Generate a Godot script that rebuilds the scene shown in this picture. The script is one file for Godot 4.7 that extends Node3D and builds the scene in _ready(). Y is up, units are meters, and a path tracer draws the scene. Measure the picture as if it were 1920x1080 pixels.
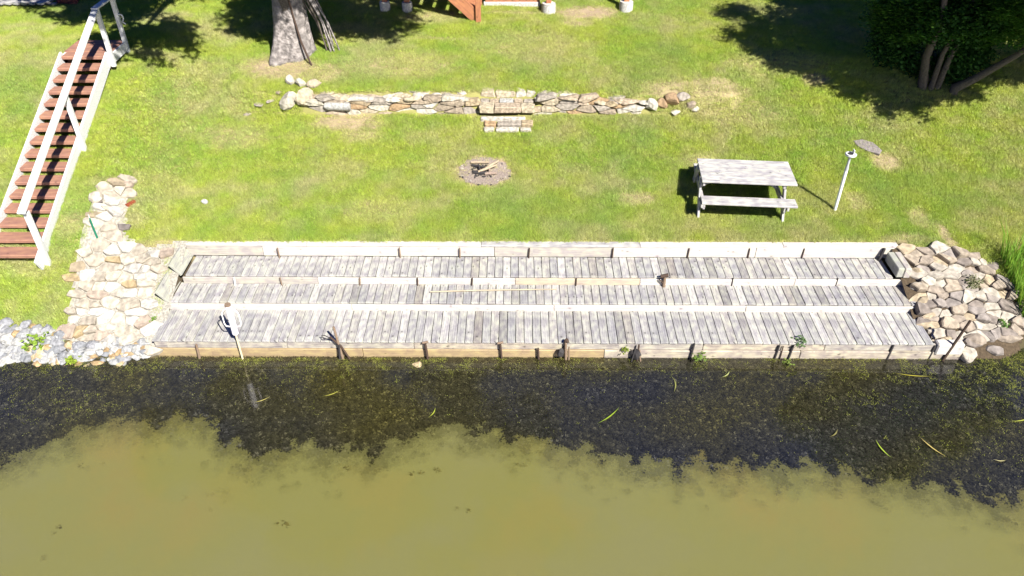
extends Node3D

var rng := RandomNumberGenerator.new()
var used := {}
var M := {}
var n1 := FastNoiseLite.new()
var n2 := FastNoiseLite.new()
var n3 := FastNoiseLite.new()

# ------------------------------------------------------------------ helpers
func numbered(parent: Node, called: String) -> String:
	var key := str(parent.get_instance_id()) + called
	if not used.has(key):
		used[key] = 0
		return called
	used[key] += 1
	return "%s_%03d" % [called, used[key]]

func tag(o: Node, label: String, category: String, group := "") -> void:
	o.set_meta("label", label)
	o.set_meta("category", category)
	if group != "":
		o.set_meta("group", group)

func thing(called: String, label: String, category: String, at := Vector3.ZERO, turn := 0.0, group := "") -> Node3D:
	var o := Node3D.new()
	o.name = numbered(self, called)
	add_child(o, true)
	o.position = at
	o.rotation.y = turn
	tag(o, label, category, group)
	return o

func obj(called: String, mesh: Mesh, mat: Material, parent: Node = null, at := Vector3.ZERO, basis := Basis.IDENTITY) -> MeshInstance3D:
	var p: Node = self if parent == null else parent
	var o := MeshInstance3D.new()
	o.name = numbered(p, called)
	o.mesh = mesh
	o.material_override = mat
	o.transform = Transform3D(basis, at)
	p.add_child(o, true)
	return o

func struct(o: Node) -> void:
	o.set_meta("kind", "structure")

func new_st() -> SurfaceTool:
	var st := SurfaceTool.new()
	st.begin(Mesh.PRIMITIVE_TRIANGLES)
	return st

# a flat triangle whose front looks away from c
func tri(st: SurfaceTool, a: Vector3, b: Vector3, d: Vector3, c: Vector3, uva := Vector2.ZERO, uvb := Vector2.ZERO, uvd := Vector2.ZERO) -> void:
	var n := (d - a).cross(b - a)
	if n.length_squared() < 1e-14:
		return
	n = n.normalized()
	if n.dot((a + b + d) / 3.0 - c) < 0.0:
		n = -n
		st.set_normal(n); st.set_uv(uva); st.add_vertex(a)
		st.set_normal(n); st.set_uv(uvd); st.add_vertex(d)
		st.set_normal(n); st.set_uv(uvb); st.add_vertex(b)
	else:
		st.set_normal(n); st.set_uv(uva); st.add_vertex(a)
		st.set_normal(n); st.set_uv(uvb); st.add_vertex(b)
		st.set_normal(n); st.set_uv(uvd); st.add_vertex(d)

func quad(st: SurfaceTool, a: Vector3, b: Vector3, c: Vector3, d: Vector3, mid: Vector3) -> void:
	tri(st, a, b, c, mid)
	tri(st, a, c, d, mid)

# a box with chamfered edges; grain: axis along which the wood grain (texture v) runs
func add_box(st: SurfaceTool, size: Vector3, at := Vector3.ZERO, basis := Basis.IDENTITY, bevel := 0.006, grain := 2, u0 := 0.0, v0 := 0.0, jitter := 0.0) -> void:
	var h := size * 0.5
	var b: float = minf(bevel, minf(h.x, minf(h.y, h.z)) * 0.6)
	var v := {}
	for sx in [-1, 1]:
		for sy in [-1, 1]:
			for sz in [-1, 1]:
				var j := Vector3.ZERO
				if jitter > 0.0:
					j = Vector3(rng.randf_range(-1, 1), rng.randf_range(-1, 1), rng.randf_range(-1, 1)) * jitter
				for ax in 3:
					var p := Vector3(sx * (h.x - b), sy * (h.y - b), sz * (h.z - b))
					p[ax] = [sx, sy, sz][ax] * h[ax]
					v[[sx, sy, sz, ax]] = p + j
	var faces := []
	for ax in 3:
		var p1 := (ax + 1) % 3
		var p2 := (ax + 2) % 3
		for s in [-1, 1]:
			var q := []
			for k in [[-1, -1], [1, -1], [1, 1], [-1, 1]]:
				var key := [0, 0, 0, ax]
				key[ax] = s; key[p1] = k[0]; key[p2] = k[1]
				q.append(v[key])
			faces.append(q)
		for k in [[-1, -1], [1, -1], [1, 1], [-1, 1]]:
			# edge running along ax
			var ka := [0, 0, 0, p1]; ka[ax] = -1; ka[p1] = k[0]; ka[p2] = k[1]
			var kb := ka.duplicate(); kb[ax] = 1
			var kc := kb.duplicate(); kc[3] = p2
			var kd := ka.duplicate(); kd[3] = p2
			faces.append([v[ka], v[kb], v[kc], v[kd]])
	for sx in [-1, 1]:
		for sy in [-1, 1]:
			for sz in [-1, 1]:
				faces.append([v[[sx, sy, sz, 0]], v[[sx, sy, sz, 1]], v[[sx, sy, sz, 2]]])
	var c := basis * Vector3.ZERO + at
	for f in faces:
		var pts := []
		var uvs := []
		for p in f:
			pts.append(basis * p + at)
			var g: float = p[grain]
			var w: float = p[(grain + 1) % 3] + p[(grain + 2) % 3]
			uvs.append(Vector2(u0 + w * 0.9, v0 + g * 0.5))
		tri(st, pts[0], pts[1], pts[2], c, uvs[0], uvs[1], uvs[2])
		if pts.size() == 4:
			tri(st, pts[0], pts[2], pts[3], c, uvs[0], uvs[2], uvs[3])

func box(size: Vector3, bevel := 0.006, grain := 2, u0 := 0.0, v0 := 0.0, jitter := 0.0) -> ArrayMesh:
	var st := new_st()
	add_box(st, size, Vector3.ZERO, Basis.IDENTITY, bevel, grain, u0, v0, jitter)
	st.generate_tangents()
	return st.commit()

# a board between two points, its broad side facing `up`
func bar(called: String, a: Vector3, b: Vector3, w: float, t: float, up: Vector3, mat: Material, parent: Node, bevel := 0.005) -> MeshInstance3D:
	var z := (b - a).normalized()
	var x := up.cross(z).normalized()
	var y := z.cross(x)
	return obj(called, box(Vector3(w, t, a.distance_to(b)), bevel, 2, rng.randf(), rng.randf()), mat, parent, (a + b) * 0.5, Basis(x, y, z))

func add_tube(st: SurfaceTool, pts: Array, radii: Array, sides := 8, wob := 0.0) -> void:
	var rings := []
	var nrm := []
	var side := Vector3.RIGHT
	for i in pts.size():
		var d: Vector3 = (pts[mini(i + 1, pts.size() - 1)] - pts[maxi(i - 1, 0)]).normalized()
		if absf(d.dot(side)) > 0.9:
			side = Vector3.FORWARD if absf(d.dot(Vector3.FORWARD)) < 0.9 else Vector3.UP
		var e := (side - d * side.dot(d)).normalized()
		side = e
		var f := d.cross(e)
		var r := []
		var nn := []
		for k in sides:
			var a := TAU * k / sides
			var o := e * cos(a) + f * sin(a)
			var rad: float = radii[mini(i, radii.size() - 1)]
			if wob > 0.0:
				rad *= 1.0 + wob * n2.get_noise_3d(pts[i].x * 9.0 + o.x * 3.0, pts[i].y * 5.0, pts[i].z * 9.0 + o.z * 3.0)
			r.append(pts[i] + o * rad)
			nn.append(o)
		rings.append(r)
		nrm.append(nn)
	for i in pts.size() - 1:
		for k in sides:
			var l := (k + 1) % sides
			var q := [[i, k], [i + 1, k], [i + 1, l], [i, k], [i + 1, l], [i, l]]
			var a0: Vector3 = rings[i][k]
			var n0: Vector3 = (rings[i + 1][l] - a0).cross(rings[i + 1][k] - a0)
			if n0.dot(nrm[i][k]) < 0.0:
				q = [[i, k], [i + 1, l], [i + 1, k], [i, k], [i, l], [i + 1, l]]
			for w in q:
				st.set_normal(nrm[w[0]][w[1]])
				st.set_uv(Vector2(float(w[1]) / sides, w[0] * 0.2))
				st.add_vertex(rings[w[0]][w[1]])
	for e in [0, pts.size() - 1]:
		var inner: Vector3 = pts[1] if e == 0 else pts[e - 1]
		for k in sides:
			tri(st, pts[e], rings[e][k], rings[e][(k + 1) % sides], inner)

func tube(pts: Array, radii: Array, sides := 8, wob := 0.0) -> ArrayMesh:
	var st := new_st()
	add_tube(st, pts, radii, sides, wob)
	return st.commit()

# a flat stone: outline in the plane, chamfered rim, uneven top
func flag_stone(poly: Array, thick: float, lean := 0.06) -> ArrayMesh:
	var st := new_st()
	var n := poly.size()
	var top := []
	var rim := []
	var low := []
	var tilt := Vector2(rng.randf_range(-lean, lean), rng.randf_range(-lean, lean))
	var mid := Vector3(0, thick * rng.randf_range(0.95, 1.12), 0)
	for p in poly:
		var d: float = rng.randf_range(0.86, 0.95)
		top.append(Vector3(p.x * d, thick * rng.randf_range(0.9, 1.06) + tilt.dot(p), p.y * d))
		rim.append(Vector3(p.x, thick * rng.randf_range(0.6, 0.85) + tilt.dot(p), p.y))
		low.append(Vector3(p.x * 0.97, -0.12, p.y * 0.97))
	var c := Vector3(0, -0.3, 0)
	for i in n:
		var j := (i + 1) % n
		tri(st, mid, top[i], top[j], c)
		quad(st, top[i], top[j], rim[j], rim[i], c)
		quad(st, rim[i], rim[j], low[j], low[i], Vector3(0, 0, 0))
	return st.commit()

# a rough boulder from a subdivided icosahedron with some flattened sides
func rock(size: Vector3, cuts := 5, rough := 0.12) -> ArrayMesh:
	var t := (1.0 + sqrt(5.0)) / 2.0
	var vs := []
	for p in [[-1, t, 0], [1, t, 0], [-1, -t, 0], [1, -t, 0], [0, -1, t], [0, 1, t], [0, -1, -t], [0, 1, -t], [t, 0, -1], [t, 0, 1], [-t, 0, -1], [-t, 0, 1]]:
		vs.append(Vector3(p[0], p[1], p[2]).normalized())
	var fs := [[0, 11, 5], [0, 5, 1], [0, 1, 7], [0, 7, 10], [0, 10, 11], [1, 5, 9], [5, 11, 4], [11, 10, 2], [10, 7, 6], [7, 1, 8], [3, 9, 4], [3, 4, 2], [3, 2, 6], [3, 6, 8], [3, 8, 9], [4, 9, 5], [2, 4, 11], [6, 2, 10], [8, 6, 7], [9, 8, 1]]
	var mids := {}
	var out := []
	for f in fs:
		var m := []
		for k in 3:
			var a: int = f[k]
			var b: int = f[(k + 1) % 3]
			var key := "%d_%d" % [mini(a, b), maxi(a, b)]
			if not mids.has(key):
				vs.append(((vs[a] + vs[b]) * 0.5).normalized())
				mids[key] = vs.size() - 1
			m.append(mids[key])
		out += [[f[0], m[0], m[2]], [f[1], m[1], m[0]], [f[2], m[2], m[1]], [m[0], m[1], m[2]]]
	var planes := []
	for k in cuts:
		planes.append([Vector3(rng.randf_range(-1, 1), rng.randf_range(-0.7, 1), rng.randf_range(-1, 1)).normalized(), rng.randf_range(0.55, 0.8)])
	for i in vs.size():
		var p: Vector3 = vs[i] * (1.0 + rng.randf_range(-rough, rough))
		for pl in planes:
			var d: float = p.dot(pl[0]) - pl[1]
			if d > 0.0:
				p -= pl[0] * d
		vs[i] = p * size * 0.5
	var st := new_st()
	for f in out:
		tri(st, vs[f[0]], vs[f[1]], vs[f[2]], Vector3.ZERO)
	return st.commit()

func mat(c: Color, rough := 0.9, tex: Texture2D = null, scale := 1.0, nrm: Texture2D = null, nscale := 0.6) -> StandardMaterial3D:
	var m := StandardMaterial3D.new()
	m.albedo_color = c.linear_to_srgb()
	m.roughness = rough
	m.metallic_specular = 0.35
	if tex:
		m.albedo_texture = tex
		m.uv1_triplanar = true
		m.uv1_world_triplanar = true
		m.uv1_scale = Vector3.ONE * scale
	if nrm:
		m.normal_enabled = true
		m.normal_texture = nrm
		m.normal_scale = nscale
	return m

func noise_tex(freq: float, lo: float, hi: float, oct := 4, seed_ := 1, size := 512) -> NoiseTexture2D:
	var t := NoiseTexture2D.new()
	t.width = size; t.height = size
	t.seamless = true
	var n := FastNoiseLite.new()
	n.seed = seed_
	n.frequency = freq
	n.fractal_octaves = oct
	t.noise = n
	var g := Gradient.new()
	g.set_color(0, Color(lo, lo, lo))
	g.set_color(1, Color(hi, hi, hi))
	g.set_offset(0, 0.2); g.set_offset(1, 0.8)
	t.color_ramp = g
	return t

func normal_tex(freq: float, strength: float, seed_ := 5) -> NoiseTexture2D:
	var t := NoiseTexture2D.new()
	t.width = 512; t.height = 512
	t.seamless = true
	t.as_normal_map = true
	t.bump_strength = strength
	var n := FastNoiseLite.new()
	n.seed = seed_
	n.frequency = freq
	n.fractal_octaves = 5
	t.noise = n
	return t

# grey multiplier with long streaks, knots, end checks and blotches; v runs along the grain
func wood_image(seed_: int, lo: float, con := 1.0) -> ImageTexture:
	var w := 512
	var h := 512
	var im := Image.create(w, h, false, Image.FORMAT_RGB8)
	var a := FastNoiseLite.new(); a.seed = seed_; a.frequency = 0.045; a.fractal_octaves = 3
	var b := FastNoiseLite.new(); b.seed = seed_ + 3; b.frequency = 0.012; b.fractal_octaves = 3
	var kn := []
	for i in 14:
		kn.append([rng.randf() * w, rng.randf() * h, rng.randf_range(5, 11)])
	for y in h:
		for x in w:
			var sx := float(x)
			var dark := 0.0
			for k in kn:
				var dx: float = (x - k[0]) / k[2]
				var dy: float = (y - k[1]) / (k[2] * 0.8)
				var d2 := dx * dx + dy * dy
				if d2 < 12.0:
					sx += 5.0 * signf(dx) * exp(-d2 * 0.4)
					dark += 0.45 * exp(-d2 * 1.6)
			var g := a.get_noise_2d(sx * 3.4, y * 0.11) * 0.6 + a.get_noise_2d(sx * 9.0 + 400.0, y * 0.2) * 0.35
			var bl := b.get_noise_2d(x * 1.2, y * 1.2)
			var val := clampf(0.84 + (g * 0.34 + bl * 0.22) * con - dark * con, lo, 1.0)
			var crack := a.get_noise_2d(sx * 6.0 + 900.0, y * 0.06)
			if crack > 0.42:
				val *= 1.0 - 0.28 * con
			im.set_pixel(x, y, Color(val, val * (0.985 + bl * 0.02), val * (0.965 - bl * 0.05)))
	return ImageTexture.create_from_image(im)

func wood(c: Color, tex: Texture2D, rough := 0.85) -> StandardMaterial3D:
	var m := StandardMaterial3D.new()
	m.albedo_color = c.linear_to_srgb()
	m.albedo_texture = tex
	m.roughness = rough
	m.metallic_specular = 0.3
	return m

# ------------------------------------------------------------------ the lie of the land
var PROFILE := [[-150.0, 6.0], [-40.0, 4.4], [-20.0, 3.5], [-14.0, 3.15], [-12.0, 3.0], [-9.8, 2.8], [-7.5, 2.42], [-6.35, 2.14], [-5.95, 1.74], [-4.3, 1.2], [-3.0, 0.97], [-2.2, 0.88], [-1.0, 0.42], [-0.2, 0.08], [0.15, -0.14], [0.5, -0.4], [1.5, -0.9], [4.0, -1.4], [200.0, -3.0]]
var BANK := [[-40.0, 0.0], [-12.0, 0.0], [-9.0, 0.2], [-7.5, 0.42], [-6.0, 0.75], [-4.3, 0.72], [-3.0, 0.43], [-1.6, 0.0], [200.0, 0.0]]

func along(table: Array, z: float) -> float:
	for i in table.size() - 1:
		if z <= table[i + 1][0]:
			var t: float = clampf((z - table[i][0]) / (table[i + 1][0] - table[i][0]), 0.0, 1.0)
			return lerpf(table[i][1], table[i + 1][1], t)
	return table[-1][1]

func land(x: float, z: float) -> float:
	var shift := 0.55 * smoothstep(8.3, 9.8, x) * smoothstep(-2.6, -1.2, z)
	var y := along(PROFILE, z + shift)
	if z > -7.5 and z < -4.3:
		var w := smoothstep(-6.6, -6.0, x) * (1.0 - smoothstep(4.6, 5.2, x))
		y = lerpf(2.42 + (1.2 - 2.42) * (z + 7.5) / 3.2, y, w)
	y += along(BANK, z) * smoothstep(-6.6, -8.4, x)
	if z < -2.4:
		y += n1.get_noise_2d(x * 4.0, z * 4.0) * 0.04 * smoothstep(-2.4, -3.4, z)
	return y

func ground(x: float, z: float) -> float:
	var y := land(x, z)
	# the hollow that the dock stands in
	if x > -6.15 and x < 7.22 and z > -2.12 and z < 0.3:
		y = minf(y, -0.45)
	return y

func on_land(x: float, z: float, up := 0.0) -> Vector3:
	return Vector3(x, land(x, z) + up, z)

func slope_basis(x: float, z: float) -> Basis:
	var dx := (land(x + 0.1, z) - land(x - 0.1, z)) / 0.2
	var dz := (land(x, z + 0.1) - land(x, z - 0.1)) / 0.2
	var up := Vector3(-dx, 1, -dz).normalized()
	var r := up.cross(Vector3.BACK).normalized()
	return Basis(r, up, r.cross(up))

# bare or straw patches: x, z, radius x, radius z, how bare
var BARE := [[-0.58, -4.28, 0.60, 0.47, 1.6], [-3.6, -5.75, 0.8, 0.28, 0.9], [-3.3, -5.4, 0.45, 0.3, 0.6], [2.55, -3.5, 0.45, 0.25, 0.7], [8.3, -2.35, 0.16, 0.5, 0.9], [8.0, -2.9, 0.25, 0.4, 0.6],
	[4.5, -6.5, 0.9, 0.35, 0.7], [3.5, -6.45, 0.7, 0.25, 0.7], [-5.3, -7.2, 0.95, 0.5, 0.9], [-4.4, -7.0, 0.8, 0.4, 0.6], [-1.8, -8.45, 0.9, 0.06, 0.8], [1.9, -9.75, 0.85, 0.4, 1.0], [1.6, -9.2, 0.5, 0.25, 0.7],
	[7.9, -4.6, 0.35, 0.25, 0.8], [9.3, -6.5, 1.2, 0.4, 0.35], [6.9, -6.9, 0.35, 0.25, 0.7], [-5.2, -1.95, 0.5, 0.1, 0.5], [-6.6, -2.1, 0.7, 0.2, 0.7], [6.9, -3.4, 0.3, 0.3, 0.6], [-6.0, -5.3, 0.8, 0.4, 0.45],
	[-12.5, -7.6, 0.9, 0.3, 0.8], [0.2, -8.2, 1.4, 0.7, 0.4], [-2.6, -7.3, 1.5, 0.6, 0.5], [4.0, -4.6, 0.5, 0.3, 0.5], [-2.6, -3.1, 0.9, 0.4, 0.4], [6.2, -7.5, 1.2, 0.5, 0.45], [7.5, -2.3, 0.6, 0.15, 0.6], [-8.4, -2.4, 0.3, 0.3, 0.5], [5.1, -5.9, 1.0, 0.4, 0.4], [0.2, -9.7, 1.0, 0.12, 0.6], [-2.0, -9.5, 0.9, 0.4, 0.6]]

func bare(x: float, z: float) -> float:
	var b := 0.0
	for p in BARE:
		var dx: float = (x - p[0]) / p[2]
		var dz: float = (z - p[1]) / p[3]
		var d := dx * dx + dz * dz
		if d < 3.0:
			b = maxf(b, p[4] * clampf(1.35 - d + 0.5 * n2.get_noise_2d(x * 14.0, z * 14.0), 0.0, 1.0))
	return clampf(b, 0.0, 1.0)

var LEFT_STONES := PackedVector2Array([Vector2(-8.15, -3.15), Vector2(-7.7, -3.6), Vector2(-7.5, -3.2), Vector2(-7.55, -2.7), Vector2(-7.35, -2.25), Vector2(-6.9, -1.95), Vector2(-6.5, -2.05), Vector2(-6.42, -1.5), Vector2(-6.5, -1.15), Vector2(-6.42, -0.8), Vector2(-6.16, 0.0), Vector2(-6.5, 0.02), Vector2(-7.0, -0.02), Vector2(-7.3, -0.2), Vector2(-7.85, -0.22), Vector2(-7.95, -0.9), Vector2(-8.15, -1.6), Vector2(-8.1, -2.0), Vector2(-7.95, -2.6)])
var RIGHT_STONES := PackedVector2Array([Vector2(7.27, -2.1), Vector2(7.6, -2.15), Vector2(8.3, -2.0), Vector2(9.0, -1.75), Vector2(9.2, -1.35), Vector2(9.3, -0.75), Vector2(9.05, -0.36), Vector2(8.5, -0.12), Vector2(8.0, 0.0), Vector2(7.82, 0.02), Vector2(7.7, -0.12), Vector2(7.3, -0.12), Vector2(7.27, -0.8), Vector2(7.38, -1.0), Vector2(7.3, -1.5)])

func shore_rocks(x: float) -> float:   # how far up the shore the loose rocks lie at the left
	return -0.42 + 0.1 * sin(x * 3.0)

func lawn_here(x: float, z: float) -> bool:
	if x > -6.35 and x < 7.4 and z > -2.24:
		return false
	if x <= -6.35 and z > shore_rocks(x) + 0.05:
		return false
	if x >= 7.2 and (z > -0.5 or (x < 9.2 and z > -1.2)):
		return false
	var p := Vector2(x, z)
	if x < -6.0 and z > -3.8 and Geometry2D.is_point_in_polygon(p, LEFT_STONES):
		return false
	if x > 7.0 and z > -2.4 and Geometry2D.is_point_in_polygon(p, RIGHT_STONES):
		return false
	if z > (-6.34 if x < 0.5 else -6.24) and z < -5.97 and x > -4.7 and x < 3.1:
		return false
	if z > -6.0 and z < -5.46 and x > -0.68 and x < 0.45:
		return false
	return true

# ------------------------------------------------------------------ the scene
func _ready() -> void:
	rng.seed = 20240611
	n1.seed = 11; n1.frequency = 0.12; n1.fractal_octaves = 3
	n2.seed = 23; n2.frequency = 0.25; n2.fractal_octaves = 3
	n3.seed = 37; n3.frequency = 0.9; n3.fractal_octaves = 2

	var cam := Camera3D.new()
	cam.name = "camera"
	add_child(cam)
	cam.position = Vector3(0, 9.128, 10.229)
	cam.rotation_degrees = Vector3(-37, 0, 0)
	cam.fov = 40.33
	cam.far = 600
	cam.current = true

	var we := WorldEnvironment.new()
	we.name = "world"
	var env := Environment.new()
	env.background_mode = Environment.BG_SKY
	var sky := Sky.new()
	var sm := ProceduralSkyMaterial.new()
	sm.sky_top_color = Color(0.16, 0.36, 0.78)
	sm.sky_horizon_color = Color(0.62, 0.75, 0.92)
	sm.sky_curve = 0.12
	sm.sky_energy_multiplier = 0.55
	sm.ground_energy_multiplier = 0.55
	sm.ground_horizon_color = Color(0.35, 0.4, 0.3)
	sm.ground_bottom_color = Color(0.2, 0.22, 0.12)
	sky.sky_material = sm
	env.sky = sky
	env.tonemap_mode = Environment.TONE_MAPPER_LINEAR
	env.tonemap_exposure = 2.4
	env.sdfgi_enabled = true
	env.ssao_enabled = true
	env.ssil_enabled = true
	we.environment = env
	add_child(we)

	var sun := DirectionalLight3D.new()
	sun.name = "sun"
	sun.light_color = Color(1.0, 0.985, 0.955)
	sun.light_energy = 1.6
	sun.light_angular_distance = 0.5
	sun.shadow_enabled = true
	add_child(sun)
	sun.look_at_from_position(Vector3.ZERO, Vector3(-0.58, -1.0, -0.85), Vector3.UP)

	materials()
	build_ground()
	build_water()
	build_dock()
	build_left_stones()
	build_right_stones()
	build_wall()
	build_stairs()
	build_house_deck()
	build_big_tree()
	build_right_tree()
	build_table()
	build_fire_pit()
	build_stakes()
	build_small_things()
	build_grass()
	build_weeds()

func materials() -> void:
	M.mottle = noise_tex(0.02, 0.72, 1.0, 5, 3)
	M.fine = noise_tex(0.06, 0.7, 1.0, 4, 9)
	M.bump = normal_tex(0.03, 8.0)
	M.grain = wood_image(5, 0.3, 0.75)
	M.grain2 = wood_image(77, 0.4, 0.42)
	M.planks = []
	for c in [Color(0.55, 0.545, 0.535), Color(0.50, 0.495, 0.49), Color(0.45, 0.45, 0.45), Color(0.40, 0.405, 0.42), Color(0.37, 0.36, 0.35), Color(0.40, 0.375, 0.345), Color(0.30, 0.295, 0.29), Color(0.52, 0.505, 0.475), Color(0.34, 0.31, 0.285), Color(0.62, 0.615, 0.60)]:
		M.planks.append(wood(c.lerp(Color(0.50, 0.495, 0.485), 0.28) * 0.89, M.grain, 0.85))
	M.board = wood(Color(0.68, 0.65, 0.61), M.grain2, 0.85)
	M.board_warm = wood(Color(0.60, 0.52, 0.41), M.grain2, 0.85)
	M.board_grey = wood(Color(0.52, 0.49, 0.45), M.grain2, 0.85)
	M.board_mossy = wood(Color(0.44, 0.45, 0.40), M.grain2, 0.9)
	M.front = wood(Color(0.44, 0.41, 0.37), M.grain, 0.85)
	M.front_warm = wood(Color(0.47, 0.42, 0.35), M.grain, 0.85)
	M.wet = wood(Color(0.44, 0.34, 0.20), M.grain2, 0.5)
	M.table = wood(Color(0.53, 0.525, 0.52), M.grain, 0.8)
	M.white = mat(Color(0.78, 0.78, 0.76), 0.55, M.fine, 1.3)
	M.redwood = wood(Color(0.40, 0.215, 0.155), M.grain2, 0.75)
	M.orange = wood(Color(0.48, 0.21, 0.11), M.grain2, 0.75)
	M.rust = mat(Color(0.085, 0.055, 0.04), 0.85, M.fine, 6.0)
	M.rust_pale = mat(Color(0.27, 0.19, 0.13), 0.85, M.fine, 6.0)
	M.iron = mat(Color(0.05, 0.045, 0.045), 0.7, M.fine, 6.0)
	M.concrete = mat(Color(0.58, 0.56, 0.52), 0.9, M.mottle, 2.0, M.bump, 0.4)
	M.soil = mat(Color(0.09, 0.065, 0.04), 1.0, M.mottle, 2.0)
	M.mortar = mat(Color(0.40, 0.37, 0.31), 0.95, M.mottle, 1.6, M.bump, 0.7)
	M.cream = []
	for c in [Color(0.45, 0.40, 0.32), Color(0.50, 0.47, 0.41), Color(0.38, 0.33, 0.26), Color(0.31, 0.25, 0.17), Color(0.37, 0.28, 0.16), Color(0.45, 0.42, 0.37), Color(0.17, 0.145, 0.13), Color(0.35, 0.28, 0.22)]:
		M.cream.append(mat(c * 1.1, 0.92, M.mottle, 0.7, M.bump, 0.22))
	M.tan = []
	for c in [Color(0.40, 0.33, 0.25), Color(0.34, 0.28, 0.22), Color(0.46, 0.37, 0.25), Color(0.30, 0.26, 0.23), Color(0.44, 0.39, 0.32), Color(0.25, 0.21, 0.18), Color(0.50, 0.45, 0.37)]:
		M.tan.append(mat(c * 0.93, 0.92, M.mottle, 0.7, M.bump, 0.22))
	M.wall = []
	for c in [Color(0.52, 0.44, 0.31), Color(0.56, 0.51, 0.41), Color(0.46, 0.36, 0.23), Color(0.50, 0.40, 0.29), Color(0.40, 0.35, 0.29), Color(0.60, 0.55, 0.46), Color(0.44, 0.30, 0.17), Color(0.37, 0.30, 0.22)]:
		M.wall.append(mat(c * 0.86, 0.92, M.mottle, 1.0, M.bump, 0.45))
	M.riprap = []
	for c in [Color(0.36, 0.36, 0.355), Color(0.29, 0.29, 0.30), Color(0.42, 0.41, 0.38), Color(0.23, 0.235, 0.245)]:
		M.riprap.append(mat(c, 0.9, M.mottle, 1.4, M.bump, 0.5))
	M.shore = []
	for c in [Color(0.44, 0.31, 0.16), Color(0.50, 0.39, 0.23), Color(0.36, 0.25, 0.13)]:
		M.shore.append(mat(c, 0.7, M.mottle, 1.4, M.bump, 0.5))
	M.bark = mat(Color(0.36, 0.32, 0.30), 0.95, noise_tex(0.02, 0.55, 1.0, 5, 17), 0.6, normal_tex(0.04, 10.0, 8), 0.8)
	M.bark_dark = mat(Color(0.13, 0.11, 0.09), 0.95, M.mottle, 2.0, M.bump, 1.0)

func vc_mat(rough := 0.9, back := 0.0) -> StandardMaterial3D:
	var m := StandardMaterial3D.new()
	m.vertex_color_use_as_albedo = true
	m.roughness = rough
	m.metallic_specular = 0.25
	if back > 0.0:
		m.backlight_enabled = true
		m.backlight = Color(back, back, back * 0.6)
	return m

func build_ground() -> void:
	var xs := []
	var zs := []
	for v in [-160, -110, -70, -45, -32, -25, -21, -18, -16]: xs.append(float(v))
	for i in 313: xs.append(-15.6 + i * 0.1)
	for v in [16, 18, 21, 25, 32, 45, 70, 110, 160]: xs.append(float(v))
	for v in [-160, -110, -70, -45, -32, -25, -21, -18, -16.5, -15.5]: zs.append(float(v))
	for i in 161: zs.append(-15.0 + i * 0.1)
	for v in [1.4, 2, 3, 5, 8, 14, 25, 50, 100, 190]: zs.append(float(v))
	var st := new_st()
	st.set_smooth_group(0)
	var dirt := Color(0.42, 0.32, 0.21)
	var thatch := Color(0.33, 0.31, 0.11)
	for iz in zs.size():
		for ix in xs.size():
			var x: float = xs[ix]
			var z: float = zs[iz]
			var b := bare(x, z)
			var c := thatch.lerp(dirt, b)
			c = c * (1.0 + 0.25 * n2.get_noise_2d(x * 12.0, z * 12.0))
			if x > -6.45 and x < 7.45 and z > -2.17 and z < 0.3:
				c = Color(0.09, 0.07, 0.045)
			if z > -1.6:
				c = c.lerp(Color(0.10, 0.085, 0.045), smoothstep(0.3, 0.02, land(x, z)))
			st.set_color(c)
			st.set_uv(Vector2(x, z))
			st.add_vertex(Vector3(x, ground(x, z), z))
	var w := xs.size()
	for iz in zs.size() - 1:
		for ix in w - 1:
			var a := iz * w + ix
			for k in [a, a + 1, a + w, a + 1, a + w + 1, a + w]:
				st.add_index(k)
	st.generate_normals()
	var m := vc_mat(1.0)
	m.albedo_texture = M.fine
	m.uv1_triplanar = true
	m.uv1_world_triplanar = true
	m.uv1_scale = Vector3.ONE * 3.0
	struct(obj("ground", st.commit(), m))

func sheet(y: float, z0: float) -> ArrayMesh:
	var st := new_st()
	var c := Vector3(0, -50, 0)
	quad(st, Vector3(-160, y, z0), Vector3(160, y, z0), Vector3(160, y, 180), Vector3(-160, y, 180), c)
	return st.commit()

func build_water() -> void:
	var silt := StandardMaterial3D.new()
	var t := NoiseTexture2D.new()
	t.width = 512; t.height = 512; t.seamless = true
	var n := FastNoiseLite.new(); n.seed = 41; n.frequency = 0.006; n.fractal_octaves = 3; n.domain_warp_enabled = true; n.domain_warp_amplitude = 60.0
	t.noise = n
	var g := Gradient.new()
	g.set_color(0, Color(0.246, 0.238, 0.090).linear_to_srgb())
	g.set_color(1, Color(0.280, 0.232, 0.068).linear_to_srgb())
	g.add_point(0.5, Color(0.250, 0.238, 0.074).linear_to_srgb())
	t.color_ramp = g
	silt.albedo_texture = t
	silt.uv1_triplanar = true
	silt.uv1_world_triplanar = true
	silt.uv1_scale = Vector3.ONE * 0.11
	silt.roughness = 1.0
	silt.metallic_specular = 0.0
	struct(obj("murky_water", sheet(-0.30, -0.3), silt))
	var haze: StandardMaterial3D = silt.duplicate()
	haze.transparency = BaseMaterial3D.TRANSPARENCY_ALPHA
	haze.albedo_color = Color(1, 1, 1, 0.30)
	for y in [-0.10, -0.125, -0.155, -0.19, -0.235]:
		struct(obj("murky_water", sheet(y, -0.3), haze))
	var clear := StandardMaterial3D.new()
	clear.transparency = BaseMaterial3D.TRANSPARENCY_ALPHA
	clear.albedo_color = Color(0.05, 0.06, 0.04, 0.03)
	clear.roughness = 0.08
	clear.metallic_specular = 0.5
	struct(obj("water", sheet(-0.07, -0.3), clear))

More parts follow.
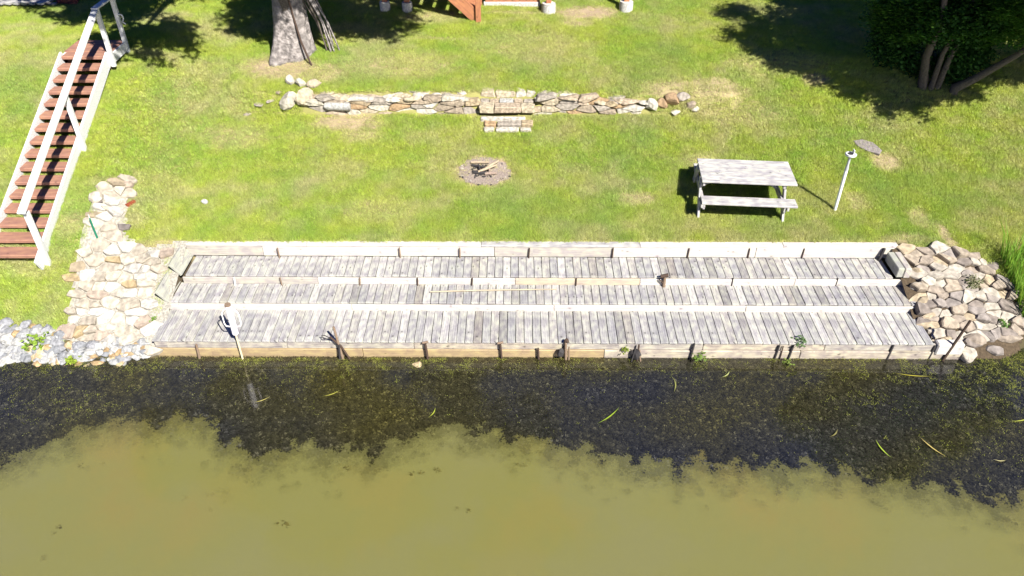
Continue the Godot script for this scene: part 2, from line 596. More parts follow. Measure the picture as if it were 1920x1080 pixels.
# ------------------------------------------------------------------ timber dock
func plank_tone(x: float, tier: int) -> int:
	# bleached at the left, greyer and more mixed to the right
	var r := rng.randf()
	var t := (x + 6.2) / 13.4
	var wander := n3.get_noise_2d(x * 0.9, tier * 31.0)
	if tier == 2 and x < -1.2:
		return [9, 0, 0, 1, 9, 1, 2][rng.randi() % 7] if r < 0.9 else 2
	var light := 0.66 - 0.36 * t + wander * 0.5
	if r < light:
		return [0, 1, 7, 9, 1][rng.randi() % 5]
	if r < light + 0.33:
		return [2, 3, 7, 2][rng.randi() % 4]
	return [4, 5, 3, 6, 8, 2, 4][rng.randi() % 7]

func build_dock() -> void:
	var d := thing("timber_dock", "long weathered grey timber dock of three plank steps along the shore", "dock", Vector3.ZERO, deg_to_rad(-0.38))
	# tier: x0, x1, back z, front z, top y
	var tiers := [[-6.22, 7.27, -0.88, 0.015, 0.27], [-6.16, 7.28, -1.45, -0.865, 0.43], [-6.04, 7.02, -2.06, -1.435, 0.61]]
	for ti in 3:
		var t: Array = tiers[ti]
		var depth: float = t[3] - t[2]
		var variants := []
		for k in 7:
			variants.append(box(Vector3(0.1375, 0.036, depth), 0.005, 2, rng.randf(), rng.randf()))
		var x: float = t[0]
		while x < t[1] - 0.1:
			var px := x + 0.0675
			var sl := (px / 13.4) * (0.16 if ti == 0 else 0.08)
			var b := Basis(Vector3.UP, rng.randf_range(-0.006, 0.006) + sl * -0.08) * Basis(Vector3.BACK, rng.randf_range(-0.012, 0.012))
			var p := obj("plank", variants[rng.randi() % 7], M.planks[plank_tone(px, ti)], d, Vector3(px, t[4] - 0.018 + rng.randf_range(-0.003, 0.003), (t[2] + t[3]) * 0.5 + rng.randf_range(-0.006, 0.006)), b)
			x += 0.1465 + rng.randf_range(-0.0015, 0.0015)
		for jz in [t[2] + 0.06, (t[2] + t[3]) * 0.5, t[3] - 0.12]:
			obj("joist", box(Vector3(t[1] - t[0] - 0.1, 0.12, 0.05), 0.004, 0), M.board_grey, d, Vector3((t[0] + t[1]) * 0.5, t[4] - 0.037 - 0.061, jz))
	# upright boards behind each step, laid end to end
	var rows := [
		[-0.885, 0.255, 0.385, [-6.42, -2.9, 0.75, 4.2, 7.22], ["board", "board", "board", "board"]],
		[-1.455, 0.432, 0.565, [-6.1, -3.6, 0.05, 2.35, 5.2, 7.3], ["board_grey", "board", "board_warm", "board", "board"]],
	]
	for r in rows:
		for i in r[3].size() - 1:
			var a: float = r[3][i]
			var b: float = r[3][i + 1]
			obj("riser_board", box(Vector3(b - a - 0.006, r[2] - r[1] + 0.005, 0.04), 0.006, 0, rng.randf(), rng.randf()), M[r[4][i]], d, Vector3((a + b) * 0.5, (r[1] + r[2]) * 0.5, r[0] + 0.022 + rng.randf_range(0.0, 0.006)))
	# the back wall and its cap
	var bx := [-6.2, -4.75, -2.15, -0.35, 1.9, 4.6, 7.2]
	var bm := ["board_grey", "board", "board", "board_grey", "board", "board"]
	for i in 6:
		var a: float = bx[i]
		var b: float = bx[i + 1]
		obj("back_board", box(Vector3(b - a - 0.008, 0.225, 0.04), 0.006, 0, rng.randf(), rng.randf()), M[bm[i]], d, Vector3((a + b) * 0.5, 0.722, -2.085 + rng.randf_range(-0.004, 0.004)))
	bx = [-6.3, -3.9, -0.6, 2.4, 5.1, 7.27]
	for i in 5:
		var a: float = bx[i]
		var b: float = bx[i + 1]
		obj("cap_board", box(Vector3(b - a - 0.006, 0.04, 0.15), 0.008, 0, rng.randf(), rng.randf()), [M.board, M.board, M.planks[9], M.board, M.board][i], d, Vector3((a + b) * 0.5, 0.857, -2.13 + rng.randf_range(-0.006, 0.006)), Basis(Vector3.UP, rng.randf_range(-0.003, 0.003)))
	# front beams, the lower one wet
	bx = [-6.2, -3.9, -1.7, 0.9, 3.3, 5.4, 7.3]
	for i in 6:
		var a: float = bx[i]
		var b: float = bx[i + 1]
		obj("front_beam", box(Vector3(b - a - 0.006, 0.145, 0.05), 0.008, 0, rng.randf(), rng.randf()), [M.front, M.front, M.front_warm, M.front, M.front_warm, M.front][i], d, Vector3((a + b) * 0.5, 0.157, -0.03 + rng.randf_range(-0.004, 0.004)))
	bx = [-6.45, -2.6, 1.6, 5.0, 7.85]
	for i in 4:
		var a: float = bx[i]
		var b: float = bx[i + 1]
		obj("wet_beam", box(Vector3(b - a - 0.006, 0.4, 0.06), 0.01, 0, rng.randf(), rng.randf()), [M.wet, M.wet, M.front_warm, M.front_warm][i], d, Vector3((a + b) * 0.5, -0.12, -0.02 + 0.004 * i))
	# side boards
	obj("side_board", box(Vector3(0.05, 0.30, 0.72), 0.006, 2, 0.3, 0.1), M.board_mossy, d, Vector3(-6.20, 0.72, -1.79), Basis(Vector3.BACK, 0.62))
	obj("side_board", box(Vector3(0.05, 0.30, 0.62), 0.006, 2, 0.6, 0.5), M.board_mossy, d, Vector3(-6.29, 0.53, -1.17), Basis(Vector3.BACK, 0.62))
	obj("end_timber", box(Vector3(0.12, 0.2, 0.55), 0.012, 2, 0.2, 0.7), M.board_mossy, d, Vector3(7.09, 0.72, -1.70))
	obj("end_timber", box(Vector3(0.12, 0.21, 0.56), 0.012, 2, 0.5, 0.2), M.board_grey, d, Vector3(7.22, 0.715, -1.70))
	obj("end_block", box(Vector3(0.46, 0.24, 0.16), 0.02, 0, 0.5, 0.2), M.board, d, Vector3(7.54, 0.155, -0.03))
	# dark earth behind the boards
	obj("backfill", box(Vector3(13.2, 0.5, 0.5), 0.01), M.soil, d, Vector3(0.45, -0.1, -1.2))
	var s := obj("long_stick", tube([Vector3(-1.5, 0.452, -1.17), Vector3(-0.8, 0.456, -1.2), Vector3(0.1, 0.452, -1.235), Vector3(0.82, 0.45, -1.25)], [0.014, 0.016, 0.014, 0.01], 6), wood(Color(0.55, 0.48, 0.36), M.grain))
	tag(s, "long thin pale stick lying on the middle step of the dock", "stick")

# ------------------------------------------------------------------ stones
func voronoi_stones(area: PackedVector2Array, step: float, gap: float, squash := 1.0) -> Array:
	var wide := PackedVector2Array()
	for p in area: wide.append(Vector2(p.x, p.y / squash))
	var found := voronoi_cells(wide, step, gap)
	for f in found:
		f[0].y *= squash
		for i in f[1].size():
			f[1][i] = Vector2(f[1][i].x, f[1][i].y * squash)
	return found

func voronoi_cells(area: PackedVector2Array, step: float, gap: float) -> Array:
	var squash := 1.0
	var lo := Vector2(1e9, 1e9)
	var hi := -lo
	for p in area:
		lo = lo.min(p); hi = hi.max(p)
	var seeds := []
	var z := lo.y - step
	var row := 0
	while z < hi.y + step:
		var x := lo.x - step + (row % 2) * step * 0.5
		while x < hi.x + step:
			seeds.append(Vector2(x, z) + Vector2(rng.randf_range(-0.36, 0.36), rng.randf_range(-0.32, 0.32) * squash) * step)
			x += step
		z += step * squash
		row += 1
	# drop some so that the sizes vary
	var kept := []
	for s in seeds:
		if rng.randf() > 0.24:
			kept.append(s)
	var out := []
	for s in kept:
		if not Geometry2D.is_point_in_polygon(s, area):
			continue
		var poly := [s + Vector2(-1, -1) * step * 1.3, s + Vector2(1, -1) * step * 1.3, s + Vector2(1, 1) * step * 1.3, s + Vector2(-1, 1) * step * 1.3]
		for o in kept:
			if o == s or o.distance_to(s) > step * 2.8:
				continue
			var mid: Vector2 = (o + s) * 0.5
			var nn: Vector2 = (o - s).normalized()
			var lim: float = nn.dot(mid) - gap * 0.5
			var cut := []
			for i in poly.size():
				var a: Vector2 = poly[i]
				var b: Vector2 = poly[(i + 1) % poly.size()]
				var da := nn.dot(a) - lim
				var db := nn.dot(b) - lim
				if da <= 0.0:
					cut.append(a)
				if (da < 0.0) != (db < 0.0):
					cut.append(a.lerp(b, da / (da - db)))
			poly = cut
			if poly.size() < 3:
				break
		if poly.size() < 3:
			continue
		var c := Vector2.ZERO
		for p in poly: c += p
		c /= poly.size()
		# merge very short sides, knock off corners a little
		var local := []
		for i in poly.size():
			var a: Vector2 = poly[i]
			var b: Vector2 = poly[(i + 1) % poly.size()]
			if a.distance_to(b) < step * 0.12:
				continue
			local.append((a.lerp(b, rng.randf_range(0.0, 0.07)) - c) * rng.randf_range(0.95, 1.02))
			if a.distance_to(b) > step * 0.4:
				local.append((a.lerp(b, rng.randf_range(0.35, 0.65)) - c) * rng.randf_range(0.97, 1.04))
				local.append((a.lerp(b, rng.randf_range(0.86, 0.95)) - c) * rng.randf_range(0.95, 1.02))
		if local.size() >= 4:
			out.append([c, local])
	return out

func bed(area: PackedVector2Array, up: float, grow := 0.0) -> ArrayMesh:
	var st := new_st()
	var step := 0.07
	var lo := Vector2(1e9, 1e9)
	var hi := -lo
	for p in area:
		lo = lo.min(p); hi = hi.max(p)
	var x := lo.x
	while x < hi.x:
		var z := lo.y
		while z < hi.y:
			if Geometry2D.is_point_in_polygon(Vector2(x + step / 2, z + step / 2), area):
				var a := on_land(x, z, up + 0.012 * n3.get_noise_2d(x * 9, z * 9))
				var b := on_land(x + step, z, up + 0.012 * n3.get_noise_2d((x + step) * 9, z * 9))
				var c := on_land(x + step, z + step, up + 0.012 * n3.get_noise_2d((x + step) * 9, (z + step) * 9))
				var d := on_land(x, z + step, up + 0.012 * n3.get_noise_2d(x * 9, (z + step) * 9))
				quad(st, a, b, c, d, a - Vector3(0, 5, 0))
			z += step
		x += step
	return st.commit()

func build_left_stones() -> void:
	var t := thing("stone_slope", "cream and tan flagstones mortared over the shore slope left of the dock", "stone paving")
	obj("mortar_bed", bed(PackedVector2Array([Vector2(-8.1, -3.1), Vector2(-7.6, -3.5), Vector2(-7.35, -2.25), Vector2(-6.9, -2.0), Vector2(-6.4, -2.14), Vector2(-6.16, -2.14), Vector2(-6.14, 0.02), Vector2(-6.5, 0.05), Vector2(-7.85, -0.2), Vector2(-7.95, -0.9), Vector2(-8.1, -1.8)]), 0.035), M.mortar, t)
	for s in voronoi_stones(LEFT_STONES, 0.255, 0.010, 0.66):
		var c: Vector2 = s[0]
		var pick := rng.randf()
		var k := 0
		if pick < 0.6: k = [0, 1, 5, 2][rng.randi() % 4]
		elif pick < 0.91: k = [3, 4, 7, 2][rng.randi() % 4]
		else: k = 6
		if (c.y > -0.75 or c.x > -6.9) and k == 6: k = 1
		var b := slope_basis(c.x, c.y)
		obj("stone", flag_stone(s[1], rng.randf_range(0.05, 0.11), 0.18), M.cream[k], t, on_land(c.x, c.y, 0.0), b)
	# loose rocks along the water's edge
	var r := thing("rock_bank", "loose white and grey rocks heaped along the water left of the dock", "rocks")
	for i in 620:
		var x := rng.randf_range(-10.2, -6.35)
		var lowest := 0.34 if x < -6.9 else 0.2
		var z := rng.randf_range(shore_rocks(x) - 0.03, lowest)
		if x > -7.9 and z < -0.12 - 0.2 * clampf((x + 7.9), 0.0, 0.3):
			continue
		var s := rng.randf_range(0.10, 0.25)
		var low := z > 0.1 + 0.1 * rng.randf()
		var m: Material = M.shore[rng.randi() % 3] if low or rng.randf() < 0.1 else M.riprap[[0, 0, 1, 2, 2, 3][rng.randi() % 6]]
		obj("rock", rock(Vector3(s * rng.randf_range(0.9, 1.4), s * rng.randf_range(0.6, 0.9), s), 6), m, r, on_land(x, z, s * 0.14), Basis(Vector3.UP, rng.randf() * TAU))

func build_right_stones() -> void:
	var t := thing("stone_slope", "grey brown dry laid flat stones piled on the shore slope right of the dock", "stone paving")
	obj("soil_bed", bed(PackedVector2Array([Vector2(7.15, -2.1), Vector2(8.3, -1.98), Vector2(9.1, -1.5), Vector2(9.3, -0.6), Vector2(8.7, 0.1), Vector2(7.15, 0.1)]), 0.02), M.soil, t)
	for s in voronoi_stones(RIGHT_STONES, 0.215, 0.0, 0.66):
		var c: Vector2 = s[0]
		var k := rng.randi() % 7
		if c.x > 8.3 and k == 6: k = 3
		var b := slope_basis(c.x, c.y) * Basis(Vector3(rng.randf_range(-1, 1), 0, rng.randf_range(-1, 1)).normalized(), rng.randf_range(0.0, 0.2))
		var grown := []
		for p in s[1]: grown.append(p * rng.randf_range(0.98, 1.12))
		obj("stone", flag_stone(grown, rng.randf_range(0.05, 0.10), 0.15), M.tan[k], t, on_land(c.x, c.y, rng.randf_range(-0.03, 0.05)), b)
	for p in [[7.38, -1.2, 0.3], [7.42, -0.92, 0.26], [7.42, -0.62, 0.3], [7.4, -0.36, 0.24], [7.45, -1.5, 0.26], [7.6, -0.2, 0.24], [7.32, -0.8, 0.2], [8.1, -0.22, 0.42], [8.75, -0.3, 0.5], [9.1, -0.62, 0.45], [7.95, 0.02, 0.25], [8.45, -0.05, 0.35], [9.3, -1.0, 0.4]]:
		obj("stone", rock(Vector3(p[2], 0.2, p[2] * 0.6), 7, 0.08), M.tan[[4, 3, 1, 2][rng.randi() % 4]], t, on_land(p[0], p[1], 0.05), Basis(Vector3.UP, rng.randf_range(-0.4, 0.4)))

func wall_stone(t: Node, x: float, y: float, z: float, s: Vector3, k: int) -> void:
	obj("stone", box(s, rng.randf_range(0.018, 0.03), 0, 0, 0, minf(s.y * 0.16, 0.022)), M.wall[k], t, Vector3(x, y, z), Basis(Vector3.UP, rng.randf_range(-0.09, 0.09)) * Basis(Vector3.BACK, rng.randf_range(-0.06, 0.06)))

func build_wall() -> void:
	var t := thing("dry_stone_wall", "low dry stone retaining wall across the lawn with steps in its middle", "stone wall")
	var tilt := Basis(Vector3.RIGHT, 1.36)
	for part in [[-4.55, -0.74], [0.5, 3.0]]:
		var area := PackedVector2Array([Vector2(part[0], -0.03), Vector2(part[1], -0.03), Vector2(part[1], 0.27 if part[1] > 1.0 else 0.37), Vector2((part[0] + part[1]) * 0.5, 0.37), Vector2(part[0], 0.37)])
		for s in voronoi_stones(area, 0.33, 0.014, 0.30):
			var c: Vector2 = s[0]
			var poly := []
			for p in s[1]: poly.append(Vector2(p.x, -p.y))
			poly.reverse()
			var y := land(c.x, -5.86) + c.y
			obj("stone", flag_stone(poly, rng.randf_range(0.08, 0.15)), M.wall[rng.randi() % 8], t, Vector3(c.x, y, -6.06 - c.y * 0.22 + rng.randf_range(-0.02, 0.02)), Basis(Vector3.UP, rng.randf_range(-0.1, 0.1)) * tilt)
	obj("earth_core", box(Vector3(7.3, 0.26, 0.2), 0.01), M.soil, t, Vector3(-0.85, 1.84, -6.25))
	# capping stones set back into the bank
	var x := 0.0
	for row in 3:
		x = -4.55 + row * 0.13
		while x < [2.95, 2.5, 1.6][row]:
			var w := rng.randf_range(0.24, 0.5)
			if x + w < -0.72 or x > 0.47:
				obj("stone", rock(Vector3(w * 1.16, rng.randf_range(0.09, 0.13), rng.randf_range(0.2, 0.3)), 8, 0.06), M.wall[[0, 1, 5, 3, 0, 5, 4][rng.randi() % 7]], t, Vector3(x + w / 2, land(x + w / 2, -5.86) + [0.335, 0.36, 0.37][row] - (0.06 if x > 1.4 else 0.0) + rng.randf_range(-0.015, 0.015), [-6.1, -6.24, -6.36][row] + rng.randf_range(-0.03, 0.03)), Basis(Vector3.UP, rng.randf_range(-0.25, 0.25)))
			x += w * 0.97
	# the steps: a top row, a tread of slabs, a lower landing
	x = -0.7
	for w in [0.32, 0.44, 0.2, 0.2]:
		wall_stone(t, x + w / 2, 2.075, -6.385, Vector3(w, 0.15, 0.28), [0, 5, 1, 0][rng.randi() % 4])
		x += w + 0.015
	x = -0.7
	var i := 0
	for w in [0.2, 0.2, 0.32, 0.2, 0.22]:
		obj("step_slab", box(Vector3(w, 0.14, 0.24), 0.012, 0, 0, 0, 0.008), [M.wall[4], M.wall[3], M.riprap[2], M.wall[3], M.wall[4]][i], t, Vector3(x + w / 2, 1.935, -6.2))
		x += w + 0.008
		i += 1
	x = -0.72
	i = 0
	for w in [0.32, 0.58, 0.3]:
		obj("step_slab", box(Vector3(w, 0.15, 0.25 + 0.03 * (i % 2)), 0.02, 0, 0, 0, 0.015), M.wall[[0, 3, 0][i]], t, Vector3(x + w / 2, 1.895, -5.97 + 0.02 * (i % 2)))
		x += w + 0.008
		i += 1
	i = 0
	for p in [[-0.48, -5.66, 0.26, 0.2, 6], [-0.05, -5.66, 0.55, 0.2, 4], [0.33, -5.64, 0.26, 0.22, 2], [-0.5, -5.48, 0.22, 0.13, 1], [-0.1, -5.48, 0.5, 0.15, 5], [0.3, -5.47, 0.24, 0.13, 1], [-0.2, -5.82, 1.0, 0.12, 5]]:
		obj("step_slab", box(Vector3(p[2], 0.12, p[3]), 0.018, 0, 0, 0, 0.012), M.wall[p[4]], t, on_land(p[0], p[1], 0.0))
	# tumbled stones at both ends
	for p in [[-4.92, -6.1, 0.46, 0.34, 1], [-4.98, -6.62, 0.26, 0.2, 5], [-4.6, -6.16, 0.44, 0.36, 0], [-4.72, -6.5, 0.26, 0.2, 1], [-4.42, -6.5, 0.34, 0.18, 0], [-5.35, -6.15, 0.25, 0.06, 4], [-5.6, -6.1, 0.3, 0.05, 4], [-5.2, -6.3, 0.22, 0.06, 7], [-5.85, -5.95, 0.22, 0.05, 4], [3.08, -6.05, 0.3, 0.3, 5], [3.32, -6.1, 0.3, 0.2, 6], [3.55, -6.15, 0.44, 0.22, 6], [3.78, -6.2, 0.34, 0.17, 4], [3.95, -6.08, 0.28, 0.14, 7], [3.62, -5.98, 0.3, 0.1, 1], [4.05, -6.02, 0.2, 0.1, 1]]:
		obj("stone", rock(Vector3(p[2] * 1.1, p[3] * 1.3, p[2] * 0.85), 7, 0.06), M.wall[p[4]], t, on_land(p[0], p[1], p[3] * 0.3), Basis(Vector3.UP, rng.randf() * TAU))
	var lg := obj("stone", tube([Vector3(-4.12, 1.93, -6.0), Vector3(-4.05, 1.93, -5.98), Vector3(-3.6, 1.93, -5.95), Vector3(-3.56, 1.93, -5.95)], [0.07, 0.095, 0.095, 0.075], 10, 0.1), M.riprap[2], t)
	lg.set_meta("label", "rounded white block in the wall")

# ------------------------------------------------------------------ outdoor stairs at the left
func build_stairs() -> void:
	var s := thing("garden_stairs", "white framed outdoor stairs with red brown treads and one handrail", "stairs")
	var x0 := -9.62
	var x1 := -8.70
	var A := Vector3(0, 0.93, -1.62)
	var B := Vector3(0, 2.97, -6.12)
	var dir := (B - A).normalized()
	var up := Vector3(0, dir.z * -1.0, dir.y).normalized()
	if up.y < 0: up = -up
	var n := 16
	for i in n:
		var p := A.lerp(B, float(i) / (n - 1))
		obj("tread", box(Vector3(x1 - x0, 0.075, 0.29), 0.012, 0, rng.randf(), rng.randf()), M.redwood, s, Vector3((x0 + x1) / 2, p.y, p.z - 0.12), Basis(Vector3.BACK, rng.randf_range(-0.006, 0.006)))
	for x in [x0 - 0.025, x1 + 0.03]:
		bar("stringer", Vector3(x, 0, 0) + A - dir * 0.18 - up * 0.06, Vector3(x, 0, 0) + B + dir * 0.1 - up * 0.06, 0.045, 0.27, up, M.white, s)
	# platform
	for k in 5:
		obj("platform_board", box(Vector3(x1 - x0 + 0.1, 0.04, 0.135), 0.005, 0, rng.randf(), rng.randf()), M.redwood, s, Vector3((x0 + x1) / 2, 3.0, -6.43 - k * 0.142))
	for x in [x0 - 0.025, x1 + 0.075]:
		obj("platform_beam", box(Vector3(0.045, 0.2, 0.86), 0.005), M.white, s, Vector3(x, 2.9, -6.6))
	for x in [x0 + 0.05, x1 - 0.05]:
		for z in [-6.3, -6.95]:
			obj("platform_leg", box(Vector3(0.09, 0.6, 0.09), 0.006, 1), M.redwood, s, Vector3(x, 2.68, z))
	# handrail and its posts
	var rx := x1 + 0.10
	bar("handrail", Vector3(rx, 1.90, -1.52), Vector3(rx, 3.98, -6.16), 0.14, 0.04, up, M.white, s)
	bar("handrail", Vector3(rx, 4.0, -6.12), Vector3(rx, 4.0, -7.15), 0.14, 0.04, Vector3.UP, M.white, s)
	bar("rail_post", Vector3(rx, 0.70, -1.66), Vector3(rx, 1.86, -1.66), 0.09, 0.09, Vector3.RIGHT, M.white, s)
	bar("rail_post", Vector3(rx, 1.72, -4.05), Vector3(rx, 2.98, -4.05), 0.085, 0.085, Vector3.RIGHT, M.white, s)
	bar("rail_post", Vector3(rx, 2.75, -6.2), Vector3(rx, 3.98, -6.2), 0.085, 0.085, Vector3.RIGHT, M.white, s)
	bar("rail_post", Vector3(rx, 2.75, -6.98), Vector3(rx, 3.98, -6.98), 0.085, 0.085, Vector3.RIGHT, M.white, s)
	obj("hose_hook", tube([Vector3(rx + 0.04, 3.62, -6.96), Vector3(rx + 0.12, 3.62, -6.94), Vector3(rx + 0.14, 3.54, -6.94), Vector3(rx + 0.10, 3.46, -6.94), Vector3(rx + 0.16, 3.42, -6.93)], [0.016], 8), M.white, s)

# ------------------------------------------------------------------ the deck of the house at the top
func build_house_deck() -> void:
	var d := thing("house_deck", "orange brown raised wooden deck on white concrete piers with a stair", "deck")
	for p in [[0.92, -9.75], [2.88, -9.85], [-2.64, -9.8], [-3.2, -9.82]]:
		var b := on_land(p[0], p[1])
		var r := 0.175 if p[0] > 0 else 0.13
		obj("concrete_pier", tube([b - Vector3(0, 0.3, 0), b + Vector3(0, 0.20, 0), b + Vector3(0, 0.215, 0)], [r * 1.02, r, r * 0.92], 20, 0.05), M.concrete, d)
		obj("post", box(Vector3(0.13, 2.3, 0.13), 0.006, 1, rng.randf(), rng.randf()), M.orange, d, b + Vector3(0, 1.36, -0.03))
	# skirting boards between stair and pier
	var x := -0.68
	while x < 0.68:
		obj("skirt_board", box(Vector3(0.165, 2.2, 0.025), 0.004, 1, rng.randf(), rng.randf()), M.orange, d, Vector3(x + 0.085, land(x, -10.05) + 1.19, -10.06 + rng.randf_range(-0.004, 0.004)))
		x += 0.174
	obj("base_strip", box(Vector3(1.44, 0.12, 0.08), 0.008), M.concrete, d, Vector3(0.0, land(0, -10.05) + 0.05, -10.05))
	# stair going down to the right
	for z in [-9.3, -10.05]:
		var st := new_st()
		bar("stair_stringer", Vector3(-3.0, 4.75, z), Vector3(-0.86, 2.78, z), 0.30, 0.05, Vector3(0, 0, 1), M.orange, d)
	for i in 9:
		var f := (i + 0.5) / 9.0
		obj("stair_tread", box(Vector3(0.26, 0.04, 0.72), 0.005, 2, rng.randf(), rng.randf()), M.orange, d, Vector3(lerpf(-3.0, -0.88, f), lerpf(4.8, 2.9, f), -9.675))
	for z in [-9.25, -10.1]:
		obj("stair_post", box(Vector3(0.13, 1.1, 0.1), 0.006, 1), M.orange, d, Vector3(-0.83, land(-0.83, z) + 0.5, z))
		bar("stair_rail", Vector3(-3.1, 5.75, z), Vector3(-0.8, 3.78, z), 0.1, 0.05, Vector3.UP, M.orange, d)
	# deck above the frame of the picture
	obj("beam", box(Vector3(6.9, 0.2, 0.08), 0.006, 0), M.orange, d, Vector3(-0.1, 5.2, -9.84))
	for k in 10:
		obj("deck_board", box(Vector3(7.1, 0.035, 0.14), 0.004, 0, rng.randf(), rng.randf()), M.orange, d, Vector3(-0.1, 5.34, -9.9 - 0.148 * k))
	var w := thing("slatted_platform", "pale slatted wooden platform lying in the grass at the top left corner", "platform", on_land(-12.35, -9.95))
	for k in 9:
		obj("slat", box(Vector3(0.16, 0.05, 0.9), 0.006, 2, rng.randf(), rng.randf()), M.planks[[9, 0, 7, 1][k % 4]], w, Vector3(-0.85 + k * 0.2, 0.09, -0.05), Basis(Vector3.UP, -0.35))
	obj("bearer", box(Vector3(1.9, 0.07, 0.08), 0.005, 0), M.planks[5], w, Vector3(0, 0.03, 0.2))
	obj("bearer", box(Vector3(1.9, 0.07, 0.08), 0.005, 0), M.planks[5], w, Vector3(0, 0.03, -0.3))
	var br := thing("brick_block", "small block of red bricks beside the pale slatted platform", "bricks", on_land(-11.2, -9.85))
	for r in 4:
		for k in 3:
			obj("brick", box(Vector3(0.17, 0.058, 0.09), 0.005), mat([Color(0.26, 0.07, 0.05), Color(0.2, 0.055, 0.05), Color(0.3, 0.1, 0.07)][(r + k) % 3], 0.9, M.fine, 5.0), br, Vector3(-0.18 + k * 0.18 + (r % 2) * 0.05, 0.03 + r * 0.065, 0.02))

# ------------------------------------------------------------------ trees
func spray(leaves: int, size: float, spread: float, curl := 0.35) -> ArrayMesh:
	var st := new_st()
	for i in leaves:
		var p := Vector3(rng.randf_range(-1, 1), rng.randf_range(-0.6, 0.6), rng.randf_range(-1, 1)) * spread
		var d := Vector3(rng.randf_range(-1, 1), rng.randf_range(-0.5, 0.35), rng.randf_range(-1, 1)).normalized()
		var up := Vector3(rng.randf_range(-0.7, 0.7), 1, rng.randf_range(-0.7, 0.7)).normalized()
		var s := d.cross(up).normalized() * size * rng.randf_range(0.26, 0.36)
		var l := d * size * rng.randf_range(0.8, 1.2)
		var fold := d.cross(s.normalized()) * size * 0.08
		var v := rng.randf_range(0.8, 1.15)
		st.set_color(Color(v, v, v))
		var c := p - up * 10.0
		tri(st, p, p + l * 0.45 + s + fold, p + l, c)
		tri(st, p, p + l, p + l * 0.45 - s + fold, c)
	return st.commit()

func crown(parent: Node, lobes: Array, count: int, mesh: ArrayMesh, cols: Array, m: Material, holes := 0.0) -> void:
	var mm := MultiMesh.new()
	mm.transform_format = MultiMesh.TRANSFORM_3D
	mm.use_colors = true
	mm.mesh = mesh
	mm.instance_count = count
	var total := 0.0
	var cum := []
	for l in lobes:
		total += l[1].x * l[1].y * l[1].z
		cum.append(total)
	for i in count:
		var r := rng.randf() * total
		var li := 0
		while cum[li] < r: li += 1
		var l: Array = lobes[li]
		var d := Vector3(rng.randfn(), rng.randfn(), rng.randfn()).normalized()
		var rad := pow(rng.randf(), 0.42)
		var p: Vector3 = l[0] + d * rad * l[1]
		if holes > 0.0:
			for k in 4:
				if n2.get_noise_3d(p.x * 3.5, p.y * 3.5, p.z * 3.5) > -holes: break
				d = Vector3(rng.randfn(), rng.randfn(), rng.randfn()).normalized()
				p = l[0] + d * pow(rng.randf(), 0.42) * l[1]
		var b := Basis(Vector3.UP, rng.randf() * TAU) * Basis(Vector3.RIGHT, rng.randf_range(-0.5, 0.5))
		mm.set_instance_transform(i, Transform3D(b.scaled(Vector3.ONE * rng.randf_range(0.75, 1.25)), p))
		var c: Color = cols[rng.randi() % cols.size()]
		mm.set_instance_color(i, c * rng.randf_range(0.8, 1.2))
	var o := MultiMeshInstance3D.new()
	o.name = "crown"
	o.multimesh = mm
	o.material_override = m
	o.set_meta("kind", "stuff")
	parent.add_child(o, true)

